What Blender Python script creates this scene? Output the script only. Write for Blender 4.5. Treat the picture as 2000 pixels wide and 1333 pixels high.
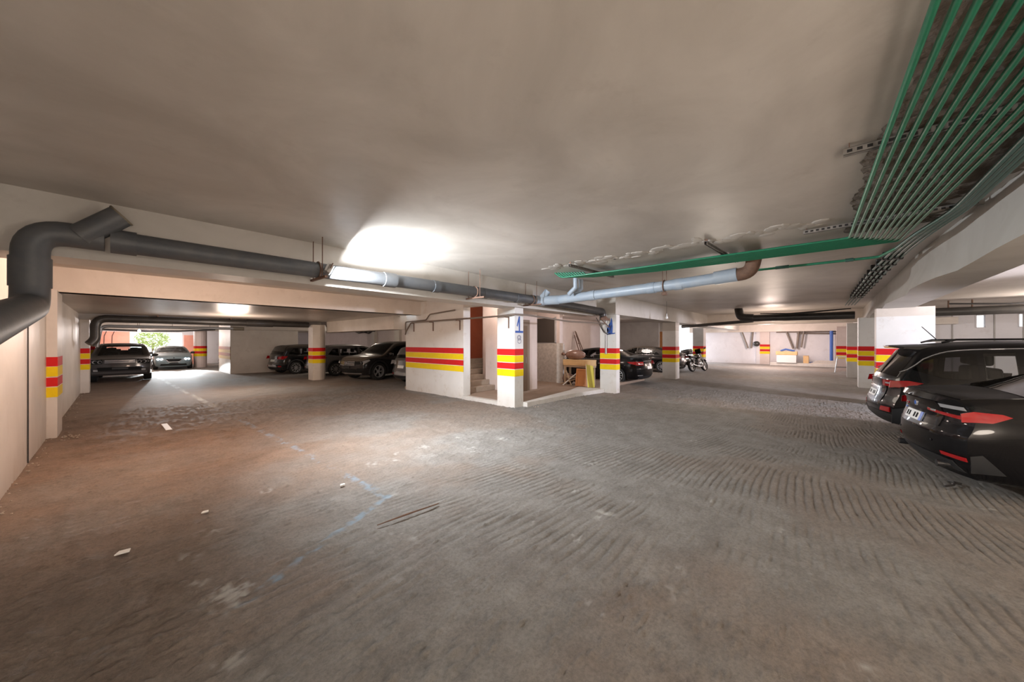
import bpy, bmesh, math, random
import numpy as np
from mathutils import Vector, Matrix
R = math.radians
C = bpy.context.scene.collection
scene = bpy.context.scene
for o in list(bpy.data.objects): bpy.data.objects.remove(o)

# ------------------------------------------------------------------ camera, world, lights, exposure
cam = bpy.data.cameras.new('camera'); camo = bpy.data.objects.new('camera', cam); C.objects.link(camo)
cam.sensor_width = 36; cam.lens = 690/2000*36; cam.shift_y = 1.5/2000; cam.clip_start = .02; cam.clip_end = 300
camo.location = (0, 0, 1.7)
YAW = math.atan2(690, 620) - 0.0
camo.rotation_euler = (R(90), 0, math.atan2(620, 690) - R(90))
scene.camera = camo
scene.view_settings.view_transform = 'Standard'; scene.view_settings.look = 'None'
scene.view_settings.gamma = 1; scene.view_settings.use_curve_mapping = False
scene.view_settings.exposure = 0.0
w = bpy.data.worlds.new('world'); scene.world = w; w.use_nodes = True
bg = w.node_tree.nodes['Background']; bg.inputs[0].default_value = (.93, .96, 1, 1); bg.inputs[1].default_value = 3.0

def light(name, kind, loc, power, color=(1, 1, 1), target=None, size=.3, spot=None, blend=.5, sy=None):
    l = bpy.data.lights.new(name, kind); o = bpy.data.objects.new(name, l); C.objects.link(o)
    o.location = loc; l.energy = power; l.color = color
    if kind == 'AREA':
        l.size = size
        if sy: l.shape = 'RECTANGLE'; l.size_y = sy
    else: l.shadow_soft_size = size
    if kind == 'SPOT': l.spot_size = R(spot); l.spot_blend = blend
    if target is not None:
        o.rotation_euler = (Vector(target) - Vector(loc)).to_track_quat('-Z', 'Y').to_euler()
    return o
WARM = (1, .87, .74); PINK = (1, .70, .54); COOL = (.88, .94, 1)
# the flood lamp clamped beside the drain pipe (its housing is built with the pipes)
light('flood_lamp', 'AREA', (2.10, 5.405, 2.728), 400, (.90, .95, 1), (2.10+.885, 5.405-.22, 2.728-.43), .17, sy=.11)
# mostly point lights added as fill for the garage, with no fixtures
light('fill_near', 'POINT', (3.2, -4.8, 1.25), 430, WARM, size=1.2)
light('fill_by_wall', 'POINT', (-.3, -1.5, 1.3), 190, WARM, size=.4)
light('fill_behind', 'POINT', (5.5, -6.0, 2.2), 220, WARM, size=.5)
light('fill_aisle', 'POINT', (10.5, 2.2, 1.9), 60, WARM, size=.5)
light('fill_mid', 'POINT', (20.5, 2.0, 2.2), 130, (1, .80, .68), size=.4)
light('fill_far', 'POINT', (28.5, 3.0, 2.2), 520, (1, .80, .74), size=.4)
light('tube_left', 'POINT', (.9, 6.75, 2.93), 230, PINK, size=.12)
light('fill_left_aisle', 'POINT', (2.6, 15.0, 1.9), 170, (1, .80, .66), size=.4)
light('fill_bays', 'POINT', (9.5, 20.3, 2.7), 90, WARM, size=.3)
light('fill_store', 'POINT', (10.3, 7.6, 2.75), 55, (1, .82, .72), size=.2)
light('fill_store_mid', 'POINT', (14.3, 9.9, 2.7), 70, (1, .80, .70), size=.3)
light('fill_store_back', 'POINT', (19, 8.5, 2.6), 110, (1, .84, .76), size=.3)
light('fill_stair', 'POINT', (7.65, 8.2, 2.85), 34, (1, .85, .75), size=.1)
light('bulb_left_end', 'POINT', (1.8, 27, 2.4), 200, (1, .88, .84), size=.2)
light('fill_exit', 'POINT', (1.4, 33.5, 2.3), 330, (1, .90, .86), size=.2)
light('day_right', 'SPOT', (11.6, -7.2, 2.2), 4200, (.86, .86, 1), (12.0, 1.5, .1), .25, 70, .4)
light('fill_right', 'POINT', (18, -5.5, 2.3), 330, (1, .9, .84), size=.3)
light('day_slit', 'AREA', (32.6, 11.3, 1.7), 700, (.86, .9, 1), (30.5, 4, 1.2), 2.2)

# ------------------------------------------------------------------ node helpers
def mat(name, color, rough=.5, metal=0, coat=0, spec=None, emit=None, es=0, bump=None, noise=None, coat_rough=.03):
    m = bpy.data.materials.new(name); m.use_nodes = True
    nt = m.node_tree; b = nt.nodes['Principled BSDF']
    b.inputs['Base Color'].default_value = (*color, 1); b.inputs['Roughness'].default_value = rough
    b.inputs['Metallic'].default_value = metal
    b.inputs['Coat Weight'].default_value = coat; b.inputs['Coat Roughness'].default_value = coat_rough
    if spec is not None: b.inputs['Specular IOR Level'].default_value = spec
    if emit: b.inputs['Emission Color'].default_value = (*emit, 1); b.inputs['Emission Strength'].default_value = es
    if noise or bump:
        tc = nt.nodes.new('ShaderNodeTexCoord')
    if noise:   # (scale, other colour, amount)
        n = nt.nodes.new('ShaderNodeTexNoise'); n.inputs['Scale'].default_value = noise[0]; n.inputs['Detail'].default_value = 6
        n.inputs['Roughness'].default_value = .65
        nt.links.new(tc.outputs['Object'], n.inputs['Vector'])
        r = nt.nodes.new('ShaderNodeValToRGB'); r.color_ramp.elements[0].position = .5 - .25; r.color_ramp.elements[1].position = .5 + .25
        r.color_ramp.elements[0].color = (*color, 1); r.color_ramp.elements[1].color = (*noise[1], 1)
        nt.links.new(n.outputs['Fac'], r.inputs['Fac']); nt.links.new(r.outputs['Color'], b.inputs['Base Color'])
    if bump:    # (scale, strength, distance)
        n = nt.nodes.new('ShaderNodeTexNoise'); n.inputs['Scale'].default_value = bump[0]; n.inputs['Detail'].default_value = 5
        nt.links.new(tc.outputs['Object'], n.inputs['Vector'])
        bp = nt.nodes.new('ShaderNodeBump'); bp.inputs['Strength'].default_value = bump[1]; bp.inputs['Distance'].default_value = bump[2]
        nt.links.new(n.outputs['Fac'], bp.inputs['Height']); nt.links.new(bp.outputs['Normal'], b.inputs['Normal'])
    return m

def plaster(name, base, alt, stain, rough=.6, scale=1.2, dirt=0.35, streak=0):
    """painted plaster: cloudy two tone paint, blotchy stains, splash dirt low down."""
    m = bpy.data.materials.new(name); m.use_nodes = True; nt = m.node_tree; b = nt.nodes['Principled BSDF']
    N, Lk = nt.nodes, nt.links
    g = N.new('ShaderNodeNewGeometry')
    n1 = N.new('ShaderNodeTexNoise'); n1.inputs['Scale'].default_value = scale; n1.inputs['Detail'].default_value = 7; n1.inputs['Roughness'].default_value = .6
    n1.inputs['Distortion'].default_value = .6
    Lk.new(g.outputs['Position'], n1.inputs['Vector'])
    r1 = N.new('ShaderNodeValToRGB'); r1.color_ramp.elements[0].position = .35; r1.color_ramp.elements[1].position = .65
    r1.color_ramp.elements[0].color = (*base, 1); r1.color_ramp.elements[1].color = (*alt, 1)
    Lk.new(n1.outputs['Fac'], r1.inputs['Fac'])
    mp = N.new('ShaderNodeMapping'); mp.inputs['Scale'].default_value = (1, 1, .25) if streak else (1, 1, 1)
    Lk.new(g.outputs['Position'], mp.inputs['Vector'])
    n2 = N.new('ShaderNodeTexNoise'); n2.inputs['Scale'].default_value = scale*3.1; n2.inputs['Detail'].default_value = 8; n2.inputs['Roughness'].default_value = .7
    Lk.new(mp.outputs['Vector'], n2.inputs['Vector'])
    r2 = N.new('ShaderNodeMapRange'); r2.inputs[1].default_value = .56; r2.inputs[2].default_value = .80; r2.inputs[4].default_value = .55
    Lk.new(n2.outputs['Fac'], r2.inputs[0])
    sx = N.new('ShaderNodeSeparateXYZ'); Lk.new(g.outputs['Position'], sx.inputs[0])
    lo = N.new('ShaderNodeMapRange'); lo.inputs[1].default_value = .42; lo.inputs[2].default_value = 0; lo.inputs[4].default_value = dirt*1.6
    Lk.new(sx.outputs['Z'], lo.inputs[0])
    mu = N.new('ShaderNodeMath'); mu.operation = 'MULTIPLY'; Lk.new(lo.outputs[0], mu.inputs[0]); Lk.new(n2.outputs['Fac'], mu.inputs[1])
    ad = N.new('ShaderNodeMath'); ad.operation = 'ADD'; ad.use_clamp = True; Lk.new(r2.outputs[0], ad.inputs[0]); Lk.new(mu.outputs[0], ad.inputs[1])
    mx = N.new('ShaderNodeMixRGB'); Lk.new(ad.outputs[0], mx.inputs[0]); Lk.new(r1.outputs['Color'], mx.inputs[1]); mx.inputs[2].default_value = (*stain, 1)
    Lk.new(mx.outputs[0], b.inputs['Base Color']); b.inputs['Roughness'].default_value = rough
    bp = N.new('ShaderNodeBump'); bp.inputs['Strength'].default_value = .25; bp.inputs['Distance'].default_value = .01
    Lk.new(n2.outputs['Fac'], bp.inputs['Height']); Lk.new(bp.outputs['Normal'], b.inputs['Normal'])
    return m

M = {}
M['white'] = plaster('white_wall_paint', (.66, .65, .63), (.72, .71, .69), (.42, .33, .25), .55)
M['leftwall'] = plaster('left_wall_paint', (.58, .54, .50), (.66, .62, .58), (.36, .29, .23), .45, 1.0, .5, 1)
M['cream'] = plaster('cream_plaster', (.56, .50, .44), (.63, .57, .51), (.40, .33, .27), .5)
M['ceil'] = plaster('ceiling_plaster', (.43, .395, .355), (.56, .52, .475), (.36, .32, .28), .42, .8, 0)
M['soffit'] = plaster('soffit_plaster', (.38, .34, .30), (.46, .41, .37), (.30, .27, .24), .33, .8, 0)
M['beam'] = plaster('beam_concrete', (.45, .42, .38), (.54, .51, .47), (.33, .29, .25), .5, .9, 0)
M['grey'] = plaster('grey_plaster', (.33, .31, .29), (.39, .37, .35), (.25, .22, .19), .5)
M['lav'] = plaster('pale_wall_paint', (.68, .66, .68), (.74, .72, .74), (.50, .44, .42), .55, 1.0, .5)
M['pinkwall'] = plaster('pink_wall_paint', (.72, .30, .22), (.78, .36, .27), (.6, .3, .25), .6)
M['redwall'] = plaster('red_brown_paint', (.34, .085, .04), (.40, .11, .055), (.25, .08, .05), .4)
M['pinkish'] = plaster('pinkish_paint', (.60, .50, .46), (.66, .56, .52), (.45, .36, .32), .5)
M['marble'] = mat('speckled_marble', (.58, .53, .48), .12, noise=(9, (.36, .32, .28)))
M['stone'] = mat('stair_stone', (.46, .38, .31), .45, noise=(7, (.34, .28, .22)), bump=(30, .3, .01))
M['slab'] = mat('dusty_slab', (.34, .25, .19), .8, noise=(3, (.26, .19, .14)), bump=(40, .4, .01))
M['kerb'] = mat('pale_kerb_stone', (.62, .60, .57), .6, noise=(6, (.50, .46, .42)), bump=(30, .3, .01))
M['red'] = mat('red_band_paint', (.62, .014, .014), .6, spec=.2, noise=(8, (.52, .012, .014)))
M['yellow'] = mat('yellow_band_paint', (.84, .62, .006), .6, spec=.2, noise=(8, (.76, .54, .006)))
M['blue'] = mat('blue_brush_paint', (.015, .08, .36), .5)
M['pvc'] = mat('grey_drain_plastic', (.060, .068, .080), .5, noise=(5, (.105, .105, .105)), bump=(25, .15, .01))
M['pvcblue'] = mat('blue_grey_plastic', (.26, .33, .42), .4, noise=(6, (.36, .40, .44)), bump=(25, .15, .01))
M['pvcdark'] = mat('black_drain_plastic', (.022, .021, .021), .35, noise=(5, (.05, .045, .04)))
M['pvcedge'] = mat('dusty_pipe_edge', (.17, .14, .10), .8)
M['iron'] = mat('rusty_iron', (.10, .06, .045), .75, .1, noise=(14, (.20, .11, .07)))
M['steel'] = mat('dull_steel', (.30, .29, .28), .45, .7)
M['channel'] = mat('slotted_channel_steel', (.20, .18, .165), .5, .5, noise=(12, (.33, .31, .29)))
M['green'] = mat('green_water_plastic', (.012, .15, .078), .35, noise=(10, (.022, .20, .11)))
M['darkgreen'] = mat('dark_green_plastic', (.02, .095, .07), .4, noise=(10, (.05, .13, .11)))
M['raw'] = mat('raw_slab_underside', (.10, .075, .055), .9, noise=(3.5, (.24, .20, .165)), bump=(9, 1, .05))
M['cable'] = mat('black_cable', (.03, .028, .027), .5)
M['conduit'] = mat('brown_conduit', (.20, .16, .13), .5, .2)
M['doorbrown'] = mat('dark_brown_door', (.16, .105, .07), .35, .2)
M['doorframe'] = mat('door_frame_brown', (.22, .165, .125), .4)
M['orangewood'] = mat('orange_varnished_wood', (.42, .145, .028), .35, noise=(4, (.52, .20, .045)))
M['ply'] = mat('plywood', (.58, .37, .17), .6, noise=(5, (.66, .45, .23)))
M['yboard'] = mat('yellow_green_board', (.58, .50, .06), .5)
M['bagbrown'] = mat('brown_plastic_wrap', (.16, .085, .06), .25, noise=(9, (.28, .17, .13)))
M['wood'] = mat('raw_timber', (.36, .26, .17), .7, noise=(6, (.46, .35, .24)))
M['opening'] = mat('dim_opening', (.06, .047, .038), .7)
M['dark'] = mat('dark_void', (.015, .013, .012), .8)
M['whiteplastic'] = mat('white_plastic', (.7, .7, .7), .35)
M['bluepipe'] = mat('blue_pipe_paint', (.03, .10, .38), .45)
M['bulb'] = mat('milky_bulb_glass', (.8, .8, .78), .2)
M['bulbon'] = mat('lit_bulb', (1, 1, 1), .3, emit=(.9, .96, 1), es=25)
M['leaf'] = mat('sunlit_leaf', (.42, .50, .16), .6)
M['bark'] = mat('bark', (.2, .14, .09), .8)
M['paper'] = mat('scrap_paper', (.85, .84, .80), .6)
M['asphalt'] = mat('pale_forecourt', (.50, .47, .43), .8)

# ------------------------------------------------------------------ mesh helpers
class MB:
    def __init__(s): s.v = []; s.f = []; s.mi = []; s.cur = 0
    def add(s, vs, fs):
        k = len(s.v); s.v += [tuple(p) for p in vs]; s.f += [tuple(i + k for i in f) for f in fs]; s.mi += [s.cur]*len(fs); return s
    def box(s, x0, x1, y0, y1, z0, z1):
        x0, x1 = min(x0, x1), max(x0, x1); y0, y1 = min(y0, y1), max(y0, y1); z0, z1 = min(z0, z1), max(z0, z1)
        return s.add([(x0, y0, z0), (x1, y0, z0), (x1, y1, z0), (x0, y1, z0), (x0, y0, z1), (x1, y0, z1), (x1, y1, z1), (x0, y1, z1)],
                     [(0, 3, 2, 1), (4, 5, 6, 7), (0, 1, 5, 4), (1, 2, 6, 5), (2, 3, 7, 6), (3, 0, 4, 7)])
    def bbox(s, x0, x1, y0, y1, z0, z1, b=.01):
        """box with chamfered edges"""
        bm = bmesh.new(); bmesh.ops.create_cube(bm, size=1)
        for v in bm.verts: v.co = Vector(((x0+x1)/2 + v.co.x*abs(x1-x0), (y0+y1)/2 + v.co.y*abs(y1-y0), (z0+z1)/2 + v.co.z*abs(z1-z0)))
        bmesh.ops.bevel(bm, geom=bm.edges[:], offset=b, segments=2, affect='EDGES', profile=.5)
        return s.bm(bm)
    def bm(s, bm, mx=None):
        bm.verts.index_update()
        vs = [(mx @ v.co) if mx else v.co.copy() for v in bm.verts]; fs = [tuple(v.index for v in f.verts) for f in bm.faces]; bm.free()
        return s.add(vs, fs)
    def tube(s, pts, r, n=10, cap=True):
        pts = [Vector(p) for p in pts]; rs = r if isinstance(r, (list, tuple)) else [r]*len(pts)
        t0 = (pts[1] - pts[0]).normalized(); up = Vector((0, 0, 1)) if abs(t0.z) < .9 else Vector((1, 0, 0))
        a = t0.cross(up).normalized(); vs = []; fs = []
        for i, p in enumerate(pts):
            t = ((pts[min(i+1, len(pts)-1)] - p).normalized() + (p - pts[max(i-1, 0)]).normalized())
            t = t.normalized() if t.length > 1e-6 else t0
            a = (a - t*a.dot(t)).normalized(); b = t.cross(a)
            vs += [p + (a*math.cos(2*math.pi*k/n) + b*math.sin(2*math.pi*k/n))*rs[i] for k in range(n)]
        for i in range(len(pts)-1):
            fs += [(i*n+k, i*n+(k+1) % n, (i+1)*n+(k+1) % n, (i+1)*n+k) for k in range(n)]
        if cap: fs += [tuple(range(n-1, -1, -1)), tuple((len(pts)-1)*n + k for k in range(n))]
        return s.add(vs, fs)
    def lathe(s, prof, n=20, mx=None, close=False):
        """prof: (radius, axial) about local x axis"""
        vs = []; fs = []; m = len(prof)
        for k in range(n):
            c, d = math.cos(2*math.pi*k/n), math.sin(2*math.pi*k/n)
            for r, x in prof:
                p = Vector((x, r*c, r*d)); vs.append(mx @ p if mx else p)
        for k in range(n):
            for j in range(m if close else m-1):
                fs.append((k*m+j, k*m+(j+1) % m, ((k+1) % n)*m+(j+1) % m, ((k+1) % n)*m+j))
        return s.add(vs, fs)
    def ell(s, c, rx, ry, rz, mx=None, seg=16):
        bm = bmesh.new(); bmesh.ops.create_uvsphere(bm, u_segments=seg, v_segments=max(6, seg*2//3), radius=1)
        q = Matrix.Translation(c) @ Matrix.Diagonal((rx, ry, rz, 1))
        return s.bm(bm, (mx @ q) if mx else q)
    def prism(s, poly, axis, a, b):
        """poly of 2-tuples in the other two axes, extruded along axis from a to b"""
        def P(u, v, t): return {'x': (t, u, v), 'y': (u, t, v), 'z': (u, v, t)}[axis]
        n = len(poly); vs = [P(u, v, a) for u, v in poly] + [P(u, v, b) for u, v in poly]
        return s.add(vs, [tuple(range(n)), tuple(range(2*n-1, n-1, -1))] + [(i, (i+1) % n, n+(i+1) % n, n+i) for i in range(n)])
    def build(s, name, mats, parent=None, smooth=None, loc=None):
        me = bpy.data.meshes.new(name); me.from_pydata(s.v, [], s.f); me.update()
        for m in (mats if isinstance(mats, (list, tuple)) else [mats]): me.materials.append(m)
        if max(s.mi, default=0): me.polygons.foreach_set('material_index', s.mi)
        bm = bmesh.new(); bm.from_mesh(me); bmesh.ops.recalc_face_normals(bm, faces=bm.faces); bm.to_mesh(me); bm.free()
        if smooth:
            me.polygons.foreach_set('use_smooth', [True]*len(me.polygons)); me.set_sharp_from_angle(angle=R(smooth))
        o = bpy.data.objects.new(name, me); C.objects.link(o)
        if parent: o.parent = parent
        if loc: o.location = loc
        return o
def fillet(pts, r, n=6):
    pts = [Vector(p) for p in pts]; out = [pts[0]]
    for i in range(1, len(pts)-1):
        a, b, c = pts[i-1], pts[i], pts[i+1]; d = min(r, (a-b).length*.49, (c-b).length*.49)
        p0 = b + (a-b).normalized()*d; p1 = b + (c-b).normalized()*d
        for k in range(n+1):
            t = k/n; out.append(p0*(1-t)**2 + b*2*t*(1-t) + p1*t*t)
    return out + [pts[-1]]
def tag(o, label, cat, group=None, kind=None):
    if label: o['label'] = label
    if cat: o['category'] = cat
    if group: o['group'] = group
    if kind: o['kind'] = kind
    return o
def thing(name, label, cat, loc=(0, 0, 0), rz=0, group=None):
    o = bpy.data.objects.new(name, None); C.objects.link(o); o.location = loc; o.rotation_euler = (0, 0, rz); o.empty_display_size = .1
    return tag(o, label, cat, group)
def struct(name, mb, m, label, parent=None, cat='structure'):
    o = mb.build(name, m, parent)
    if not parent: tag(o, label, cat, kind='structure')
    return o
# ------------------------------------------------------------------ floor: real relief near the camera, paint, dirt and groove shade as attributes
rng = np.random.default_rng(7)
def vnoise(X, Y, sc, seed):
    g = np.random.default_rng(seed).random((256, 256)); x = X*sc; y = Y*sc
    xi = np.floor(x).astype(int); yi = np.floor(y).astype(int); fx = x-xi; fy = y-yi; fx = fx*fx*(3-2*fx); fy = fy*fy*(3-2*fy)
    a = g[xi % 256, yi % 256]; b = g[(xi+1) % 256, yi % 256]; c = g[xi % 256, (yi+1) % 256]; d = g[(xi+1) % 256, (yi+1) % 256]
    return (a*(1-fx)+b*fx)*(1-fy) + (c*(1-fx)+d*fx)*fy
def fbm(X, Y, sc, seed, oc=4):
    s = 0; a = 1; t = 0
    for k in range(oc): s = s + a*vnoise(X+k*13.7, Y-k*7.3, sc*2**k, seed+k); t += a; a *= .55
    return s/t
def axis(lo, f0, f1, hi, fine, coarse): return np.concatenate([np.arange(lo, f0, coarse), np.arange(f0, f1, fine), np.arange(f1, hi+coarse, coarse)])
xs = np.concatenate([np.arange(-1.5, -.9, .3), np.arange(-.9, 10.5, .03), np.arange(10.5, 15, .06), np.arange(15, 36, .5)])
ys = np.concatenate([np.arange(-9.5, -2.6, .4), np.arange(-2.6, 4.7, .0115), np.arange(4.7, 9, .022), np.arange(9, 14, .05), np.arange(14, 37.5, .5)])
X, Y = np.meshgrid(xs, ys, indexing='ij')
sm = lambda a, b, v: np.clip((v-a)/(b-a), 0, 1)**2*(3-2*np.clip((v-a)/(b-a), 0, 1))
fine = sm(-3, -2, Y)*sm(14, 12, Y)*sm(15, 13.5, X)
lump = (fbm(X, Y, 2.2, 3)-.5)*.022 + (fbm(X, Y, 9, 11)-.5)*.010 + np.maximum(fbm(X, Y, 28, 21, 2)-.60, 0)*.07
# fan of raked grooves on the right, streaks along the aisle on the left
rr = X + .10*(Y-1)**2 + (fbm(X, Y, .7, 31)-.5)*1.0
ring = np.floor(rr/1.5).astype(int)
slope = np.clip(.11-.09*Y, -.12, .26) + np.random.default_rng(5).uniform(-.16, .16, 40)[np.clip(ring, 0, 39)]*sm(4.5, 7, X)
ph = (Y - slope*(X-4.5))/.080*2*np.pi + ring*2.1 + (fbm(X, Y, 1.6, 41)-.5)*5
fade = np.clip(np.sin((rr/1.5-ring)*np.pi)*1.6, 0, 1)
g1 = -np.clip((np.cos(ph)-.25)/.7, 0, 1)*fade*sm(.34, .52, fbm(X, Y, 1.3, 51)*.7+.3*fbm(X, Y, 9, 57))
right = sm(2.3, 3.5, X + .35*Y)*sm(11.5, 9.5, X)*sm(4.4, 3.2, Y)*sm(-2.5, -1.6, Y)
ph2 = (Y + (fbm(X*.25, Y, 1.2, 61)-.5)*.5)/.11*2*np.pi
left = sm(3.6, 2.2, X)*sm(1.4, 2.2, Y)*sm(13, 9, Y)
g2 = np.sin(ph2)*np.maximum(fbm(X*.5, Y, 2, 71)-.42, 0)*3
Z = fine*(lump*(1-.45*right) + right*g1*.009*(.55+.9*fbm(X, Y, 14, 55, 3)) + left*g2*.007) - .004
groove_shade = np.clip(-(right*g1*1.0 + left*np.clip(g2, -1, 1)*.6), 0, 1)  # groove bottoms darkened in colour: dirt plus shade the lighting leaves out
Z = np.where((X < -.75), np.maximum(Z, -.005), Z)
def seg(x0, y0, x1, y1, hw):
    t = np.clip(((X-x0)*(x1-x0)+(Y-y0)*(y1-y0))/((x1-x0)**2+(y1-y0)**2), 0, 1)
    d = np.hypot(X-x0-t*(x1-x0), Y-y0-t*(y1-y0)); return sm(hw, hw*.5, d)
wear = fbm(X, Y, 5, 81); wear2 = fbm(X, Y, 18, 91, 2)
blue = .7*np.maximum(seg(1.72, 11, 1.97, 3.62, .065), seg(1.97, 3.62, .55, 2.85, .05))*sm(.44, .70, wear*.5+wear2*.5)
white = seg(1.2, 24.5, 1.72, 11, .085)*.75*sm(.32, .6, wear)*sm(10.8, 13, Y)
chalk = (sm(.26, .1, np.hypot((X-.52)*1.2, Y-2.98)))*sm(.5, .68, wear2)*.55
for _ in range(70):
    px, py = rng.uniform(.3, 7), rng.uniform(-2, 5)
    chalk = np.maximum(chalk, sm(.16, .02, np.hypot(X-px, Y-py))*sm(.58, .75, wear2)*rng.uniform(.2, .55))
white = np.maximum(white, chalk)
dirt = sm(.40, .62, fbm(X, Y, .55, 101))*.5 + sm(4.0, 1.0, X)*sm(2.5, 9, Y)*.75 + .15*fbm(X, Y, 7, 103)
dirt = np.clip(dirt - .25*sm(2.5, 5, X)*sm(8, 4, Y), 0, 1)
nx, ny = X.shape
idx = np.arange(nx*ny).reshape(nx, ny)
q = np.stack([idx[:-1, :-1], idx[1:, :-1], idx[1:, 1:], idx[:-1, 1:]], -1).reshape(-1, 4)
me = bpy.data.meshes.new('floor'); me.vertices.add(nx*ny); me.vertices.foreach_set('co', np.stack([X, Y, Z], -1).astype(np.float32).ravel())
me.loops.add(q.size); me.loops.foreach_set('vertex_index', q.ravel().astype(np.int32))
me.polygons.add(len(q)); me.polygons.foreach_set('loop_start', (np.arange(len(q))*4).astype(np.int32)); me.update(calc_edges=True)
me.polygons.foreach_set('use_smooth', np.ones(len(q), dtype=bool))
for nm, arr in (('groove_shade', groove_shade), ('blue', blue), ('white', white), ('dirt', dirt)):
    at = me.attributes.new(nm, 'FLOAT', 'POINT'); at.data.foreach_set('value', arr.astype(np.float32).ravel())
fm = bpy.data.materials.new('dusty_concrete_floor'); fm.use_nodes = True; nt = fm.node_tree; N = nt.nodes; Lk = nt.links; b = N['Principled BSDF']
g = N.new('ShaderNodeNewGeometry')
def nz(sc, det, ro=.6, vec=None):
    n = N.new('ShaderNodeTexNoise'); n.inputs['Scale'].default_value = sc; n.inputs['Detail'].default_value = det; n.inputs['Roughness'].default_value = ro
    Lk.new(vec or g.outputs['Position'], n.inputs['Vector']); return n.outputs['Fac']
def ramp(fac, p0, c0, p1, c1):
    r = N.new('ShaderNodeValToRGB'); e = r.color_ramp.elements; e[0].position = p0; e[0].color = (*c0, 1); e[1].position = p1; e[1].color = (*c1, 1); Lk.new(fac, r.inputs[0]); return r.outputs[0]
def mixc(fac, a, c, k=1):
    m = N.new('ShaderNodeMixRGB'); Lk.new(fac, m.inputs[0]); Lk.new(a, m.inputs[1])
    if isinstance(c, tuple): m.inputs[2].default_value = (*c, 1)
    else: Lk.new(c, m.inputs[2])
    return m.outputs[0]
def attr(n):
    a = N.new('ShaderNodeAttribute'); a.attribute_name = n; return a.outputs['Fac']
greyc = ramp(nz(3.2, 9, .7), .3, (.185, .168, .15), .72, (.325, .308, .285))
brownc = ramp(nz(2.1, 9, .7), .3, (.175, .118, .083), .72, (.31, .222, .163))
base = mixc(attr('dirt'), greyc, brownc)
spk = ramp(nz(38, 12, .85), .38, (.42, .42, .42), .56, (1, 1, 1))
mm = N.new('ShaderNodeMixRGB'); mm.blend_type = 'MULTIPLY'; mm.inputs[0].default_value = .6; Lk.new(base, mm.inputs[1]); Lk.new(spk, mm.inputs[2])
gm = N.new('ShaderNodeMath'); gm.operation = 'MULTIPLY'; gm.inputs[1].default_value = .55; Lk.new(attr('groove_shade'), gm.inputs[0])
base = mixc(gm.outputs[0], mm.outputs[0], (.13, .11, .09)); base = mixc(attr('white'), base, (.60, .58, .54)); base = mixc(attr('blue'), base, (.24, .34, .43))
Lk.new(base, b.inputs['Base Color']); b.inputs['Roughness'].default_value = .78
bp = N.new('ShaderNodeBump'); bp.inputs['Strength'].default_value = 1.0; bp.inputs['Distance'].default_value = .009
ad = N.new('ShaderNodeMath'); ad.operation = 'ADD'; Lk.new(nz(22, 8, .72), ad.inputs[0]); Lk.new(nz(60, 8, .8), ad.inputs[1])
Lk.new(ad.outputs[0], bp.inputs['Height']); Lk.new(bp.outputs[0], b.inputs['Normal'])
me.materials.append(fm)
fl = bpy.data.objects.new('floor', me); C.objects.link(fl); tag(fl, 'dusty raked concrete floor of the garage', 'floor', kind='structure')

# ------------------------------------------------------------------ shell
CZ = 3.22; BZ = 2.58
struct('wall_left', MB().box(-1.15, -.85, -3, 36.5, -.05, 3.3), M['leftwall'], 'pale scuffed wall running along the left side')
struct('wall_left', MB().box(-1.15, -.85, -9.3, -3, -.05, 3.3), M['leftwall'], 'left wall behind the camera')
def ceiling(name, x0, x1, y0, y1, z, m, label): return struct(name, MB().box(x0, x1, y0, y1, z, z+.15), m, label, cat='ceiling')
ceil = ceiling('ceiling', -1.1, 33.4, -1.45, 5.9, CZ, M['ceil'], 'cream plastered main ceiling over the driving aisle')
ceiling('ceiling', -1.1, 6.9, 6.4, 10.35, 3.05, M['cream'], 'narrow lit ceiling strip between the two left beams')
ceiling('ceiling', -1.1, 6.6, 10.35, 18.4, 2.6, M['soffit'], 'low dark ceiling over the left aisle')
ceiling('ceiling', -1.1, 13.5, 18.4, 36.7, 2.95, M['cream'], 'ceiling beyond the low slab at the left end')
ceiling('ceiling', 6.6, 13.5, 11.2, 18.4, 2.95, M['cream'], 'ceiling over the parked cars on the left')
ceiling('ceiling', 6.9, 34, 6.4, 14, 3.05, M['soffit'], 'ceiling over the bays behind the middle columns')
ceiling('ceiling', -1.1, 24.35, -9.4, -1.45, 3.15, M['cream'], 'ceiling over the bays on the right')
def beam(x0, x1, y0, y1, z0, z1, m, label): return struct('ceiling_beam', MB().box(x0, x1, y0, y1, z0, z1), m, label, cat='beam')
beam(-.86, 10.9, 5.9, 6.45, BZ, CZ+.02, M['beam'], 'long plastered beam above the grey drain pipe')
beam(10.9, 32.8, 5.22, 6.02, BZ+.02, CZ+.02, M['beam'], 'beam carried by the middle row of columns')
beam(-.86, 6.9, 10.3, 10.6, 2.6, 3.1, M['cream'], 'second plastered beam over the left aisle')
beam(6.35, 6.85, 11.2, 17.1, 2.13, 2.62, M['cream'], 'deep beam from the white stair wall to the round column')
beam(-.86, 6.3, 17.62, 18.0, 2.42, 2.6, M['soffit'], 'low beam edge at the end of the left slab')
beam(-.86, 12, 30.5, 31.0, 2.42, 3.0, M['cream'], 'far beam before the bright exit on the left')
beam(22.6, 23.2, -1.4, 5.3, 2.62, 3.22, M['cream'], 'cross beam before the far pale wall')
beam(32.2, 32.9, -1.4, 8.8, 2.45, 3.22, M['cream'], 'beam along the top of the far pale wall')
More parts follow.
